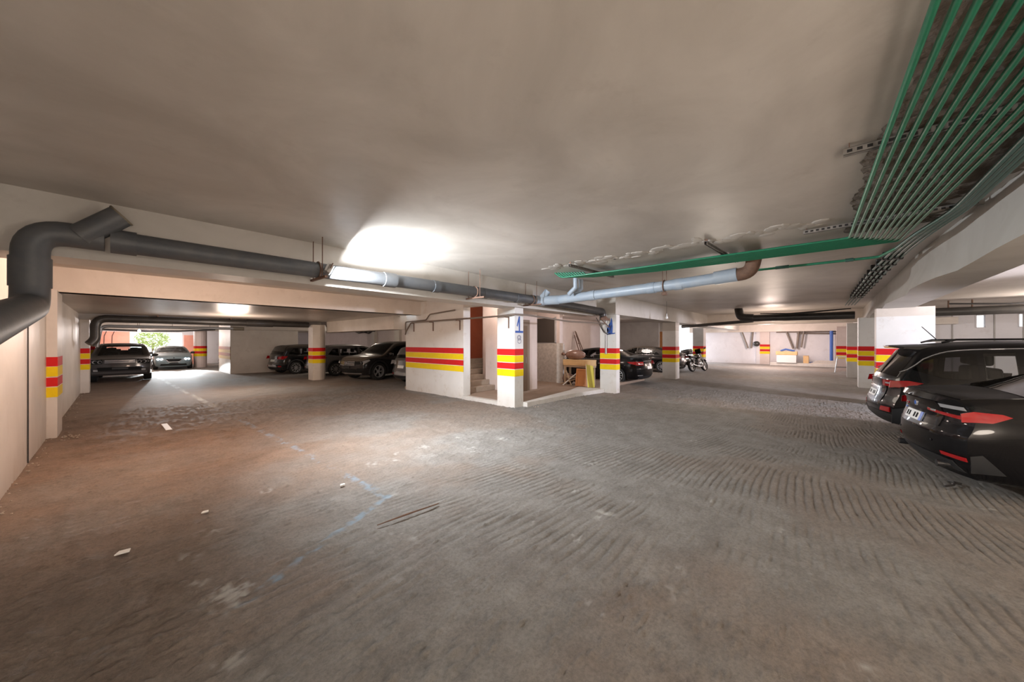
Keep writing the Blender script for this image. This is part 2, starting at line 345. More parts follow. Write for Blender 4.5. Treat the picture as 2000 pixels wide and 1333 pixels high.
# right beam with a leaning, hand plastered face
mb = MB(); n = 40
rs = np.random.RandomState(4)
for i in range(n+1):
    x = 1.0 + (32.2-1.0)*(i/n)**1.6; e = .03*math.sin(x*1.7) + rs.uniform(-.012, .012); t = max(0, (9-x)/9)
    mb.v += [(x, -1.02-.42*t+e, BZ+e*.4), (x, -1.14-.30*t+e*.5, 2.95), (x, -1.14-.34*t, CZ+.03), (x, -1.62-.08*t, CZ+.03), (x, -1.62-.08*t, BZ)]
for i in range(n):
    for k in range(5): mb.f.append((i*5+k, i*5+(k+1) % 5, (i+1)*5+(k+1) % 5, (i+1)*5+k)); mb.mi.append(0)
mb.f += [(0, 1, 2, 3, 4), tuple(n*5+k for k in (4, 3, 2, 1, 0))]; mb.mi += [0, 0]
tag(mb.build('ceiling_beam', M['beam'], smooth=50), 'rough plastered beam above the dark cars on the right', 'beam', kind='structure')
# raw underside where the plaster has been cut away for the green pipes
mb = MB(); k = 90
for i in range(k+1):
    x = 1.2 + 5.6*i/k; j = .6*(j if i else 0)+rs.uniform(-.03, .03); jj = rs.uniform(-.09, .09)
    for t in range(9):
        y0 = -.37 + .16*sm(2.8, 4.4, x) + j*.7 + .03*math.sin(x*5); y1 = -1.22 + jj + .12*math.sin(x*2.3) + .10*max(0, x-4.6)
        mb.v.append((x, y0+(y1-y0)*t/8, CZ-.004-(0 if t in (0, 8) else rs.uniform(.002, .03))))
for i in range(k):
    for t in range(8): mb.f.append((i*9+t, (i+1)*9+t, (i+1)*9+t+1, i*9+t+1)); mb.mi.append(0)
p = mb.build('exposed_patch', M['raw'], ceil); p['label'] = 'dark raw slab where plaster is broken away'
mb = MB()
for i in range(60):   # broken plaster along the ribbon
    y = 4.4 - 4.4*i/60; x = 5.95 + .12*math.sin(i*.9) + rs.uniform(-.1, .1)
    mb.ell((x, y, CZ), rs.uniform(.05, .16), rs.uniform(.05, .14), rs.uniform(.008, .02), seg=8)
p = mb.build('plaster_flakes', M['beam'], ceil); p['kind'] = 'stuff'
mb = MB(); mb.ell((6.10, 2.84, CZ), .05, .13, .006, seg=10); p = mb.build('ceiling_hole', M['dark'], ceil)
mb = MB(); mb.ell((6.16, 2.58, CZ), .035, .10, .012, seg=8); p = mb.build('plaster_flake', M['kerb'], ceil)
mb = MB()
for i in range(0):
    mb.add([(6.35, 4.3-4.2*i/18, CZ-.003), (7.6+rs.uniform(-.2, .2), 4.3-4.2*i/18, CZ-.003), (7.6+rs.uniform(-.2, .2), 4.3-4.2*(i+1)/18, CZ-.003), (6.35+rs.uniform(-.1, .1), 4.3-4.2*(i+1)/18, CZ-.003)], [(0, 1, 2, 3)])
# ------------------------------------------------------------------ columns
def bands(parent, shape, z0, kz=1.0, off=.004, faces=None):
    """four painted bands wrapped round a plan outline (list of x,y), z0 = top of the uppermost red band"""
    zs = [(0, .165), (.172, .345), (.362, .52), (.535, .71)]
    cx = sum(p[0] for p in shape)/len(shape); cy = sum(p[1] for p in shape)/len(shape)
    for i, (a, b_) in enumerate(zs):
        mb = MB(); out = [(x + off*(1 if x > cx else -1), y + off*(1 if y > cy else -1)) for x, y in shape]; n = len(out)
        mb.prism(out, 'z', z0-b_*kz, z0-a*kz)
        mb.build(('red_band', 'yellow_band')[i % 2], M[('red', 'yellow')[i % 2]], parent)
def column(x0, x1, y0, y1, label, ztop=BZ+.01, z0=1.50, m='white', mtop='white', zsplit=None, name='column'):
    root = thing(name, label, 'column'); root['kind'] = 'structure'
    zs = zsplit or ztop
    MB().box(x0, x1, y0, y1, -.05, zs).build('shaft', M[m], root)
    if zsplit: MB().box(x0, x1, y0, y1, zs, ztop).build('upper_shaft', M[mtop], root)
    bands(root, [(x0, y0), (x1, y0), (x1, y1), (x0, y1)], z0)
    return root
col1 = column(6.78, 7.12, 6.0, 6.62, 'white striped column with blue number beside the stair opening', z0=1.515)
col2 = column(10.90, 11.16, 5.2, 5.78, 'white striped column with grey pipe and blue painted figure', z0=1.485)
column(16.9, 17.45, 5.2, 5.78, 'white striped column beside the parked motorcycle', z0=1.475, mtop='beam', zsplit=2.2)
column(25.0, 25.6, 6.0, 6.62, 'brownish striped column behind the motorcycle', m='grey', z0=1.42)
column(18.35, 18.95, -1.25, -.8, 'white striped column between the two right ones', z0=1.53)
column(23.2, 23.7, -1.05, -.62, 'grey striped column second behind the black wagon', z0=1.47, m='grey')
column(13.5, 14.0, -1.95, -.93, 'wide white striped pier behind the black wagon', z0=1.52, mtop='cream', zsplit=2.36)
column(28.0, 28.5, -.75, -.3, 'striped column in pinkish light near the far stool', z0=1.45, m='pinkish')
column(32.7, 33.2, 3.35, 3.95, 'far striped column set in the pale wall', z0=1.5, m='pinkish', ztop=2.46)
column(-.87, -.73, 10.2, 11.0, 'striped pilaster nearest on the left wall', z0=1.43, ztop=2.62, m='leftwall')
column(-.87, -.66, 18.4, 19.1, 'striped pilaster in shade under the black drain elbow', z0=1.48, ztop=2.5, m='leftwall')
column(-.87, -.72, 24.6, 25.2, 'striped pilaster beside the dark front-facing wagon', z0=1.5, ztop=2.9, m='leftwall')
# column with rounded side (mid left)
root = thing('column', 'half rounded striped column between the parked dark cars', 'column'); root['kind'] = 'structure'
pl = [(5.72, 16.95), (6.0, 16.9)] + [(6.0+.32*math.sin(t), 17.22-.32*math.cos(t)) for t in np.linspace(.2, math.pi-.2, 9)] + [(6.0, 17.55), (5.72, 17.5)]
MB().prism(pl, 'z', -.05, 2.45).build('shaft', M['cream'], root)
bands(root, pl, 1.43, .96)
root = thing('column', 'round reddish striped column near the bright exit', 'column'); root['kind'] = 'structure'
pl = [(3.62+.34*math.cos(t), 31.1+.34*math.sin(t)) for t in np.linspace(0, 2*math.pi, 20, endpoint=False)]
MB().prism(pl, 'z', -.05, 2.45).build('shaft', M['pinkish'], root); bands(root, pl, 1.42, .95)

# ------------------------------------------------------------------ stair and lift block
st = thing('wall_stair', 'white striped wall of the stair block', 'wall'); st['kind'] = 'structure'
MB().box(6.85, 7.12, 8.1, 11.25, -.05, 3.06).build('wall_face', M['white'], st)
zz = [(0, .165), (.172, .345), (.362, .52), (.535, .71)]
for i, (a, b_) in enumerate(zz):
    MB().box(6.845, 6.86, 8.1, 11.25, 1.51-b_, 1.51-a).build(('red_band', 'yellow_band')[i % 2], M[('red', 'yellow')[i % 2]], st)
MB().box(7.12, 9.6, 11.0, 11.25, -.05, 3.06).build('wall_return', M['cream'], st)
struct('wall_lift', MB().box(7.9, 9.58, 7.45, 7.7, -.05, 3.06).box(9.33, 9.58, 7.7, 11.0, -.05, 3.06), M['pinkish'], 'wall around the brown lift door', cat='wall')
struct('wall_stair_side', MB().box(8.45, 8.6, 7.7, 8.95, -.05, 3.06), M['pinkish'], 'pale side wall inside the stair opening', cat='wall')
struct('wall_stair_back', MB().box(7.12, 9.33, 9.9, 10.05, -.05, 3.06), M['redwall'], 'red brown wall at the back of the stair', cat='wall')
struct('wall_over_stair', MB().box(6.85, 7.0, 6.45, 8.1, 2.72, 3.06), M['beam'], 'lintel above the stair opening', cat='wall')
MBs = MB().box(6.9, 15.5, 6.06, 11.4, -.05, .09)
struct('trim_1', MBs, M['slab'], 'raised dusty landing in front of the lift', cat='floor')
struct('trim_2', MB().box(6.80, 6.95, 6.62, 8.1, -.03, .10), M['kerb'], 'pale kerb across the stair opening', cat='kerb')
struct('trim_3', MB().prism([(7.12, 5.86), (9.4, 5.82), (10.9, 5.62), (10.9, 6.6), (9.9, 6.35), (7.12, 6.0)], 'z', -.03, .115), M['kerb'], 'pale kerb along the landing edge', cat='kerb')
for i in range(6):
    struct('stair', MB().bbox(7.14, 9.3, 8.35+.27*i, 9.88, .09+.165*i, .09+.165*(i+1), .012), M['stone'], 'stone stair flight behind the stair opening', cat='stair') if i == 0 else None
stairs = thing('staircase', 'stone steps climbing behind the white stair wall', 'stairs')
for i in range(6):
    MB().bbox(7.14, 8.44 if i < 3 else 9.3, 8.35+.27*i, 9.88, .09+.165*i, .09+.165*(i+1), .012).build('step', M['stone'], stairs)
for o in [q_ for q_ in bpy.data.objects if q_.name == 'stair']: bpy.data.objects.remove(o)
d = thing('door_1', 'brown lift door in a brown frame', 'door'); d['kind'] = 'structure'
MB().box(8.25, 9.12, 7.40, 7.46, .09, 2.42).build('door_frame', M['doorframe'], d)
MB().box(8.36, 8.98, 7.385, 7.41, .09, 2.22).build('door_leaf', M['doorbrown'], d)
MB().box(8.90, 8.915, 7.37, 7.39, 1.0, 1.2).build('door_handle', M['steel'], d)
# store behind the lift
struct('wall_store', MB().box(11.75, 11.95, 8.0, 11.5, -.05, 3.06), M['pinkish'], 'wall with dark opening behind the marble sheets', cat='wall')
wn = thing('window_1', 'dark unlit opening above the marble sheets', 'window'); wn['kind'] = 'structure'
MB().box(11.72, 11.76, 8.22, 9.2, 1.66, 2.66).build('pane', M['opening'], wn)
f = MB(); f.box(11.70, 11.76, 8.16, 8.22, 1.6, 2.7).box(11.70, 11.76, 9.2, 9.26, 1.6, 2.7).box(11.70, 11.76, 8.16, 9.26, 1.6, 1.66); f.build('window_frame', M['grey'], wn)
struct('wall_back', MB().box(9.6, 24, 11.5, 11.7, -.05, 3.06), M['pinkish'], 'pinkish back wall behind the black saloon', cat='wall')
struct('wall_back_bays', MB().box(24, 24.2, 8.45, 14, -.05, 3.06), M['grey'], 'grey wall behind the second black saloon', cat='wall')
d = thing('door_2', 'orange brown door in a pale frame beyond the second black saloon', 'door'); d['kind'] = 'structure'
MB().box(26.0, 26.15, 8.1, 9.9, 0, 3.06).build('door_frame', M['cream'], d)
MB().box(25.95, 26.0, 8.74, 9.3, .02, 2.42).build('door_leaf', M['orangewood'], d)
# far right pale wall with breaks
struct('wall_far', MB().box(33, 33.3, -1.7, 8.95, -.05, 3.3), M['lav'], 'far pale wall lit by daylight', cat='wall')
struct('trim_4', MB().box(32.75, 33.02, 3.95, 4.2, -.02, 2.45), M['lav'], 'shallow rib on the far pale wall', cat='trim')
struct('trim_5', MB().box(32.8, 33.02, -1.5, -.3, -.02, 2.45), M['pinkish'], 'thicker part of the far pale wall', cat='trim')
struct('wall_right', MB().box(-1.15, 24.3, -9.4, -9.2, -.05, 3.3), M['lav'], 'end wall of the right bays', cat='wall')
struct('wall_right_bays', MB().box(24.1, 24.3, -1.5, -4.58, -.05, 3.2).box(24.1, 24.3, -4.58, -9.2, -.05, 2.30).box(24.1, 24.3, -4.58, -9.2, 2.82, 3.2).box(24.1, 24.3, -4.84, -5.63, 2.30, 2.82).box(24.1, 24.3, -6.1, -9.2, 2.30, 2.82), M['lav'], 'pale panelled wall behind the black wagon', cat='wall')
for i, (y0, y1) in enumerate(((-4.58, -4.84), (-5.63, -6.1))):
    wn = thing('window_%d' % (i+2), ('small bright high window nearer the pier', 'small bright high window at the picture edge')[i], 'window'); wn['kind'] = 'structure'
    f = MB(); f.box(24.07, 24.3, y0-.02, y0+.02, 2.29, 2.83).box(24.07, 24.3, y1-.02, y1+.02, 2.29, 2.83).box(24.07, 24.3, y1, y0, 2.28, 2.31).box(24.07, 24.3, y1, y0, 2.81, 2.84); f.build('window_frame', M['lav'], wn)
for i, y in enumerate((-3.95, -5.05, -5.75, -6.4)):
    struct('trim_%d' % (6+i), MB().box(24.06, 24.1, y-.02, y+.02, 0, 3.1), M['grey'], 'thin dark joint strip number %d from the pier on the panelled wall' % (i+1), cat='trim')
struct('wall_far_side', MB().box(24.3, 33.3, -1.75, -1.5, -.05, 3.3), M['lav'], 'side wall between the panelled wall and the far wall', cat='wall')
struct('trim_10', MB().box(23.4, 24.1, -1.5, -4.0, 2.45, 2.75), M['cream'], 'cream downstand above the panelled wall', cat='trim')
# left end
struct('wall_exit', MB().box(-1.1, .56, 36.3, 36.5, -.05, 3.1).box(3.2, 13, 36.3, 36.5, -.05, 3.1).box(.56, 3.2, 36.3, 36.5, 2.36, 3.1), M['lav'], 'end wall around the bright exit', cat='wall')
struct('wall_exit_pink', MB().box(-.85, .5, 36.1, 36.3, 0, 2.4), M['pinkwall'], 'salmon painted wall left of the exit', cat='wall')
d = thing('door_3', 'salmon door right of the bright exit', 'door'); d['kind'] = 'structure'
MB().box(3.28, 3.92, 36.2, 36.3, 0, 2.2).build('door_leaf', M['pinkwall'], d)
MB().box(3.92, 4.06, 36.16, 36.3, 0, 2.25).build('door_frame', mat('slate_blue_frame', (.28, .32, .45), .5), d)
bl = thing('wall_block', 'cream block with faded bands beyond the left aisle', 'wall'); bl['kind'] = 'structure'
MB().box(3.92, 7.1, 23.45, 26.6, -.05, 2.95).build('wall_face', M['cream'], bl)
fr, fy = mat('faded_red_paint', (.36, .17, .13), .6), mat('faded_yellow_paint', (.50, .36, .17), .6)
for i, (a, b_) in enumerate(zz): MB().box(3.905, 3.93, 23.45, 26.6, 1.44-b_*.95, 1.44-a*.95).build('faded_band', (fr, fy)[i % 2], bl)
beam(3.9, 9.5, 23.3, 23.46, 2.36, 2.6, M['cream'], 'beam stub crossing the cream block')
struct('wall_bays', MB().box(12.6, 12.8, 11.25, 36.3, -.05, 3.0), M['pinkish'], 'pinkish wall behind the parked cars on the left', cat='wall')
for i, (y0, y1, m) in enumerate(((24.6, 25.0, 'cream'), (21.2, 21.8, 'cream'), (17.6, 20.0, 'grey'), (16.9, 17.6, 'doorframe'))):
    struct('trim_%d' % (11+i), MB().box(12.4, 12.62, y0, y1, 0, 2.9), M[m], ('cream rib far along the bays wall', 'cream rib near the middle of the bays wall', 'grey shuttered recess on the bays wall', 'brown panel beside the grey recess')[i], cat='trim')
rub = MB(); rq = random.Random(9)
for k in range(150):
    if k < 95: x, y = -.835+abs(rq.gauss(0, .07)), rq.uniform(3.5, 22)
    elif k < 125: x, y = -.68+abs(rq.gauss(0, .12)), 10.1+rq.gauss(0, .15)
    else: x, y = rq.uniform(7.1, 10.6), 5.74+rq.gauss(0, .05)
    r_ = rq.uniform(.006, .017); bm = bmesh.new(); bmesh.ops.create_icosphere(bm, subdivisions=1, radius=r_)
    for v in bm.verts: v.co = Vector((v.co.x*rq.uniform(.6, 1.3), v.co.y*rq.uniform(.6, 1.3), v.co.z*.7))
    rub.bm(bm, Matrix.Translation((x, y, .004+r_*.3)))
tag(rub.build('rubble', M['stone']), 'crumbs of rubble along the foot of the left wall and the kerb', 'rubble', kind='stuff')
# outside
struct('ground_outside', MB().box(24.3, 33.3, -30, -1.75, -.4, -.05), M['asphalt'], 'sunlit ground behind the panelled wall', cat='ground')
struct('ground_outside', MB().box(-20, 30, 36.5, 75, -.4, -.05), M['asphalt'], 'sunlit forecourt outside the exit', cat='ground')
struct('ground_outside', MB().box(33.3, 70, -12, 36.5, -.4, -.05), M['asphalt'], 'sunlit forecourt outside the far opening', cat='ground')
tr = thing('tree', 'sunlit green tree outside the exit', 'tree', (2.1, 47, -.95))
MB().tube([(0, 0, 0), (.05, 0, 1.2), (0, .05, 2.6)], [.14, .11, .06], 8).build('trunk', M['bark'], tr)
mb = MB(); rt = random.Random(5)
for i in range(1600):
    t = rt.uniform(0, 6.28); u = rt.uniform(-1, 1); r_ = rt.uniform(.3, 1)**.5*1.25; s_ = math.sqrt(1-u*u)
    c = Vector((r_*s_*math.cos(t), r_*s_*math.sin(t), 2.9+r_*u*.75)); e = Matrix.Rotation(rt.uniform(0, 6), 3, 'Z') @ Matrix.Rotation(rt.uniform(0, 3), 3, 'X')
    mb.add([c+e @ Vector(v_) for v_ in ((-.09, 0, 0), (0, -.05, .01), (.09, 0, 0), (0, .05, .01))], [(0, 1, 2, 3)])
lf = mb.build('foliage', M['leaf'], tr); lf['kind'] = 'stuff'
# ------------------------------------------------------------------ drain pipes
PZ, PY, PR = 2.765, 5.64, .112
dp = thing('drain_pipe', 'big dark grey drain pipe under the long beam, elbowed at the left wall', 'pipe', (0, 0, 0))
MB().tube(fillet([(-.56, 2.6, 1.62), (-.56, 5.62, 2.03), (-.56, 5.64, 2.34)], .26, 8), PR*1.08, 18).build('lower_elbow', M['pvc'], dp, 50)
MB().tube([(-.56, 5.64, 2.22), (-.56, 5.64, 2.5)], PR*1.16, 18).build('coupling', M['pvc'], dp, 50)
MB().tube(fillet([(-.56, 5.64, 2.3), (-.56, 5.64, PZ), (-.1, 5.64, PZ)], .24, 8), PR*1.06, 18).build('elbow', M['pvc'], dp, 50)
a, b_ = Vector((-.26, 5.6, PZ)), Vector((.02, 5.55, 3.03))
stb = MB().tube([a, b_], PR*.98, 18, cap=False).build('branch_stub', M['pvc'], dp, 50)
dr = (b_-a).normalized(); mb = MB(); mb.tube([b_-dr*.012, b_+dr*.006], PR*1.03, 18); mb.build('cut_rim', M['pvcedge'], stb, 50)
MB().tube([(-.06, PY, PZ), (.13, PY, PZ)], PR*1.13, 18).build('coupling', M['pvc'], dp, 50)
MB().tube([(.1, PY, PZ), (2.02, PY, PZ-.005)], PR, 18).build('pipe_length', M['pvc'], dp, 50)
MB().tube([(2.02, PY, PZ-.005), (3.05, PY, PZ)], PR*.98, 18).build('pipe_length', M['pvc'], dp, 50)
MB().tube([(3.0, PY, PZ), (3.22, PY, PZ)], PR*1.1, 18).build('coupling', M['pvc'], dp, 50)
MB().tube([(3.2, PY, PZ), (7.13, PY, PZ+.01)], PR*.96, 18).build('pipe_length', M['pvc'], dp, 50)
for x in (4.0, 5.3, 6.4): MB().tube([(x, PY, PZ), (x+.14, PY, PZ)], PR*1.03, 18).build('coupling', M['pvc'], dp, 50)
MB().tube(fillet([(7.51, PY, PZ), (10.775, PY-.02, 2.70), (10.775, PY-.02, 2.42)], .2, 6), PR*1.08, 16).build('far_length', M['pvcdark'], dp, 50)
MB().tube([(10.865, 5.55, 2.62), (10.865, 5.55, 1.29)], .035, 10).build('down_pipe', M['steel'], dp, 50)
bp_ = thing('drain_pipe', 'pale blue grey drain pipe branching across the aisle ceiling', 'pipe')
MB().tube([(7.12, PY, PZ+.01), (7.5, PY, PZ)], PR*1.12, 18).build('branch_fitting', M['pvcblue'], bp_, 50)
MB().tube([(7.30, PY, PZ), (7.6, 5.2, PZ+.02)], PR*1.06, 18).build('branch_arm', M['pvcblue'], bp_, 50)
MB().tube([(7.36, PY-.05, PZ+.02), (7.46, 5.45, 3.02)], [PR*.95, PR*.75], 16).build('branch_stub', M['pvcblue'], bp_, 50)
ends = [(5.25, .02), (3.9, .045), (2.9, .085), (1.95, .12)]
MB().tube([(7.6, 5.25, PZ+.02), (7.58, 2.6, PZ+.09)], PR*.98, 18).build('pipe_length', M['pvcblue'], bp_, 50)
MB().tube([(7.58, 2.62, PZ+.09), (7.56, 1.5, PZ+.14)], PR*.95, 18).build('pipe_length', M['pvcblue'], bp_, 50)
for y, dz in ((4.3, .045), (2.9, .08), (2.35, .1)): MB().tube([(7.585, y, PZ+dz), (7.585, y-.16, PZ+dz+.006)], PR*1.06, 18).build('coupling', M['pvcblue'], bp_, 50)
MB().tube([(7.56, 1.62, PZ+.14), (7.55, 1.25, PZ+.165)], PR*1.12, 18).build('coupling', M['pvcblue'], bp_, 50)
MB().tube(fillet([(7.55, 1.34, PZ+.155), (7.55, 1.05, PZ+.17), (7.5, .98, CZ-.01)], .2, 6), PR*1.05, 16).build('elbow', M['iron'], bp_, 50)
for i, (x, y) in enumerate(((6.75, 4.62), (7.0, 4.62))):
    MB().tube([(x+.55, y-.1, CZ), (x+.55, y-.1, 3.0), (x+.58, y+.1, 2.86)], .055, 12).build('inlet_pipe', M['pvcblue'], bp_, 50)
def hanger(x, y, m, label, half=.2, dx2=-.26):
    h = thing('pipe_hanger', label, 'pipe hanger')
    MB().tube([(x, y-half+.02, CZ), (x, y-half+.02, PZ-PR-.03)], .007, 6).build('rod', M[m], h)
    MB().tube([(x, y+half-.02, CZ if y+half < 5.9 else 2.9), (x, y+half-.02, PZ-PR-.03)], .007, 6).build('rod', M[m], h)
    MB().box(x-.018, x+.018, y-half-.12, y+half+.05, PZ-PR-.035, PZ-PR-.005).build('cross_bar', M[m], h)
    ring = [(x, y+(PR+.006)*math.cos(t), PZ+(PR+.006)*math.sin(t)) for t in np.linspace(0, 2*math.pi, 18)]
    MB().tube(ring, .011, 6).build('clamp', M['iron'], h)
    return h
hanger(1.97, PY, 'iron', 'rusty iron hanger with long rod where the grey pipe turns bright')
hanger(5.07, PY, 'iron', 'pale rodded hanger under the grey pipe before the stair opening')
hanger(7.0, PY, 'iron', 'rusty hanger under the pipe junction by the numbered column')
h = thing('pipe_hanger', 'rusty wrapped clamp on the blue grey pipe', 'pipe hanger')
MB().tube([(7.58+(PR+.01)*math.cos(t), 2.55, PZ+.09+(PR+.01)*math.sin(t)) for t in np.linspace(0, 2*math.pi, 16)], .012, 6).build('clamp', M['iron'], h)
MB().tube([(7.47, 2.55, PZ+.12), (7.46, 2.55, CZ)], .006, 6).build('rod', M['iron'], h)
MB().tube([(7.69, 2.55, PZ+.12), (7.70, 2.55, CZ)], .006, 6).build('rod', M['iron'], h)
MB().bbox(7.54, 7.62, 2.5, 2.6, PZ-.10, PZ-.03, .015).build('clamp_lock', M['iron'], h)
fx = thing('flood_light', 'small metal flood lamp clamped under the grey drain pipe by the first hanger', 'lamp', (2.075, 5.41, 2.74)); fx.rotation_euler = (0, R(25), R(-14))
MB().bbox(-.06, .0, -.10, .10, -.065, .065, .012).build('housing', M['steel'], fx, 40)
mb = MB()
for k in range(6): mb.box(-.085, -.058, -.085+.034*k-.004, -.085+.034*k+.004, -.055, .055)
mb.build('cooling_fins', M['steel'], fx)
MB().box(.0, .006, -.088, .088, -.053, .053).build('lamp_glass', M['bulbon'], fx)
MB().tube([(-.03, -.105, 0), (-.03, -.115, .08), (-.03, .02, .10), (-.03, .115, .08), (-.03, .105, 0)], .008, 6).build('mounting_bracket', M['iron'], fx)
rb = thing('angle_bracket', 'rusty angle iron bracket under the drain elbow by the column with blue figure', 'bracket')
MB().box(10.30, 10.90, 5.42, 5.46, 2.40, 2.44).box(10.30, 10.90, 5.42, 5.425, 2.44, 2.47).build('arm', M['iron'], rb); MB().tube([(10.35, 5.44, 2.42), (10.88, 5.44, 2.18)], .018, 6).build('brace', M['iron'], rb); MB().tube([(10.45, 5.50, 2.46), (10.62, 5.44, 2.52), (10.8, 5.46, 2.44)], .035, 6).build('rusty_wrap', M['iron'], rb, 60)
# black drains at the left end
bd = thing('drain_pipe', 'black drain pipe with elbow at the end of the low ceiling', 'pipe')
MB().tube(fillet([(-.62, 17.3, 1.62), (-.50, 17.35, 1.78), (-.50, 17.4, 2.45), (5.66, 17.3, 2.45)], .28, 6), .12, 14).build('pipe_length', M['pvcdark'], bd, 50)
MB().tube([(3.4, 17.34, 2.45), (4.3, 17.32, 2.45)], .14, 14).build('coupling', M['pvcdark'], bd, 50)
for x in (.9, 2.9): MB().box(x-.02, x+.02, 17.2, 17.5, 2.565, 2.597).build('bracket', M['iron'], bd)
sp = thing('drain_pipe', 'silvery pipe below the black drain at the left end', 'pipe')
MB().tube(fillet([(-.55, 20.5, 1.5), (-.45, 20.5, 2.30), (3.7, 20.3, 2.30)], .2, 6), .055, 12).build('pipe_length', M['steel'], sp, 50)
MB().tube([(3.5, 20.32, 2.3), (3.9, 20.3, 2.3)], .075, 12).build('coupling', M['pvcedge'], sp, 50)
for x in (.5, 1.5, 2.7): MB().tube([(x, 20.45, 2.3), (x, 20.45, 2.945)], .008, 6).build('rod', M['iron'], sp)
cb = thing('cable_tray', 'dark cable run sagging before the bright exit', 'cable')
MB().tube([(-.8, 29.8, 2.38), (1.0, 29.8, 2.33), (2.4, 29.8, 2.35), (3.3, 29.8, 2.42), (4.2, 29.8, 2.5)], .05, 8).build('cable_run', M['cable'], cb, 50)
for i, x in enumerate((-.55, -.2)):
    o = MB().tube([(x, 36.085, 2.4), (x-.1, 36.085, 2.1), (x-.12, 36.085, 1.4), (x, 36.085, .9)], .018, 6).build('cable', M['cable'], None, 50)
    tag(o, ('thin black cable hanging on the salmon wall, nearer the corner', 'thin black cable hanging on the salmon wall, nearer the exit')[i], 'cable')
# big black drain on the right, along the cross bay
rd = thing('drain_pipe', 'big black drain pipe crossing above the right bays', 'pipe')
MB().tube([(18.75, 2.6, 2.74), (18.8, -.72, 2.72)], .15, 14).build('pipe_length', M['pvcdark'], rd, 50)
MB().tube([(18.8, -1.3, 2.72), (18.8, -8.9, 2.72)], .14, 14).build('pipe_length', M['pvcdark'], rd, 50)
MB().tube(fillet([(18.75, 2.5, 2.76), (18.75, 3.0, 2.80), (19.0, 3.1, 3.2)], .2, 5), .17, 14).build('elbow', M['pvcdark'], rd, 50)
MB().tube([(20.6, 6.0, 2.52), (19.4, 2.6, 2.66)], .075, 10).build('branch_pipe', M['pvcdark'], rd, 50)
MB().tube([(18.8, -3.0, 3.1), (18.8, -3.0, 2.85)], .02, 6).build('rod', M['iron'], rd); MB().tube([(18.8, -3.5, 3.1), (18.8, -3.5, 2.85)], .02, 6).build('rod', M['iron'], rd)
MB().tube([(18.7, -3.0, 2.98), (18.7, -4.2, 2.9), (18.7, -5.8, 2.95)], .03, 6).build('side_cable', M['cable'], rd)
bl_ = thing('cable_bundle', 'tangled dark fittings hung above the black drain by the wide pier', 'pipes')
for k in range(7): MB().tube([(18.3+.05*k, 2.2-.1*k, 2.9), (18.3+.07*k, 1.2, 2.84+.015*(k % 3)), (18.35, -.6, 2.95)], .022, 6).build('small_pipe', M['pvcdark'], bl_, 50)
# ------------------------------------------------------------------ green pipes
ordn = ['first', 'second', 'third', 'fourth', 'fifth', 'sixth', 'seventh', 'eighth', 'ninth', 'tenth', 'eleventh']
for i in range(11):
    z = 3.095
    xc = 6.56+.062*i; yc = -.20-.052*i
    pts = [(-.8, -.36-.085*i, z), (2.2, -.325-.066*i, z), (xc, yc, z), (xc-.03, 1.4, z), (xc-.02-.01*i, 2.6, z), (xc-.12-.03*i, 4.35-.05*i, z), (xc-.14-.03*i, 4.5-.05*i, CZ)]
    o = MB().tube(fillet(pts, .09, 4), .0165, 8).build('green_water_pipe', M['green'], None, 60)
    tag(o, 'green water pipe under the ceiling, %s of eleven from the outer edge of the bend' % ordn[i], 'pipe', 'green water pipes under the ceiling')
for i in range(4):
    z = 3.10
    pts = [(-.8, -1.0-.05*i, z), (3.5, -1.0-.035*i, z), (5.9, -.98-.035*i, z), (6.9, -.80-.05*i, z-.02), (8.0, -.72-.06*i, z), (10, -.62-.075*i, z), (18.6, -.45-.085*i, z)]
    o = MB().tube(fillet(pts, .3, 4), .02, 8).build('dark_water_pipe', M['darkgreen'], None, 60)
    tag(o, 'dark green clamped pipe running deep into the garage, %s of four from the aisle' % ordn[i], 'pipe', 'dark pipes along the right beam')
    for k in range(12):
        x = 8.6+.62*k + .1*(i % 2); t = (x-10)/8.6; y = (-.62-.075*i) + t*(.17-.01*i) if x > 10 else (-.72-.06*i)+(x-8)/2*(.1-.015*i)
        MB().bbox(x-.05, x+.05, y-.032, y+.032, z-.028, z+.10, .012).build('pipe_clip', M['cable'], o)
o = MB().tube(fillet([(8.2, 1.3, 3.08), (8.25, -.6, 3.08), (7.6, -.78, 3.1)], .05, 3), .022, 8).build('green_water_pipe', M['green'], None, 60)
tag(o, 'single thin green pipe crossing behind the green ribbon', 'pipe')
for x, y0, y1 in ((8.2, .55, .75), (8.23, -.2, -.3)): MB().tube([(x, y0, 3.08), (x, y1, 3.08)], .03, 8).build('coupling', M['darkgreen'], o)
def strut(p0, p1, label, zt=CZ):
    """slotted steel channel with a row of holes"""
    h = thing('channel_bracket', label, 'bracket', (p0[0], p0[1], 3.135))
    L = math.hypot(p1[0]-p0[0], p1[1]-p0[1]); h.rotation_euler = (0, 0, math.atan2(p1[1]-p0[1], p1[0]-p0[0]))
    mb = MB(); mb.box(0, L, -.022, .022, .045, .05).box(0, L, -.022, -.018, 0, .05).box(0, L, .018, .022, 0, .05).box(0, L, -.022, -.012, 0, .004).box(0, L, .012, .022, 0, .004)
    mb.build('channel', M['channel'], h)
    mb = MB()
    for k in range(int(L/.055)): mb.box(.02+.055*k, .05+.055*k, -.0235, -.021, .014, .036); mb.box(.02+.055*k, .05+.055*k, -.008, .008, .043, .0445)
    s = mb.build('slots', M['dark'], h); s['kind'] = 'stuff'
    MB().box(.03, .036, -.02, .02, .05, zt-3.135).build('fixing', M['iron'], h); MB().box(L-.06, L-.054, -.02, .02, .05, zt-3.135).build('fixing', M['iron'], h)
    return h
strut((3.75, -.08), (3.74, -1.35), 'slotted steel channel across the raw patch under the ceiling, nearer one')
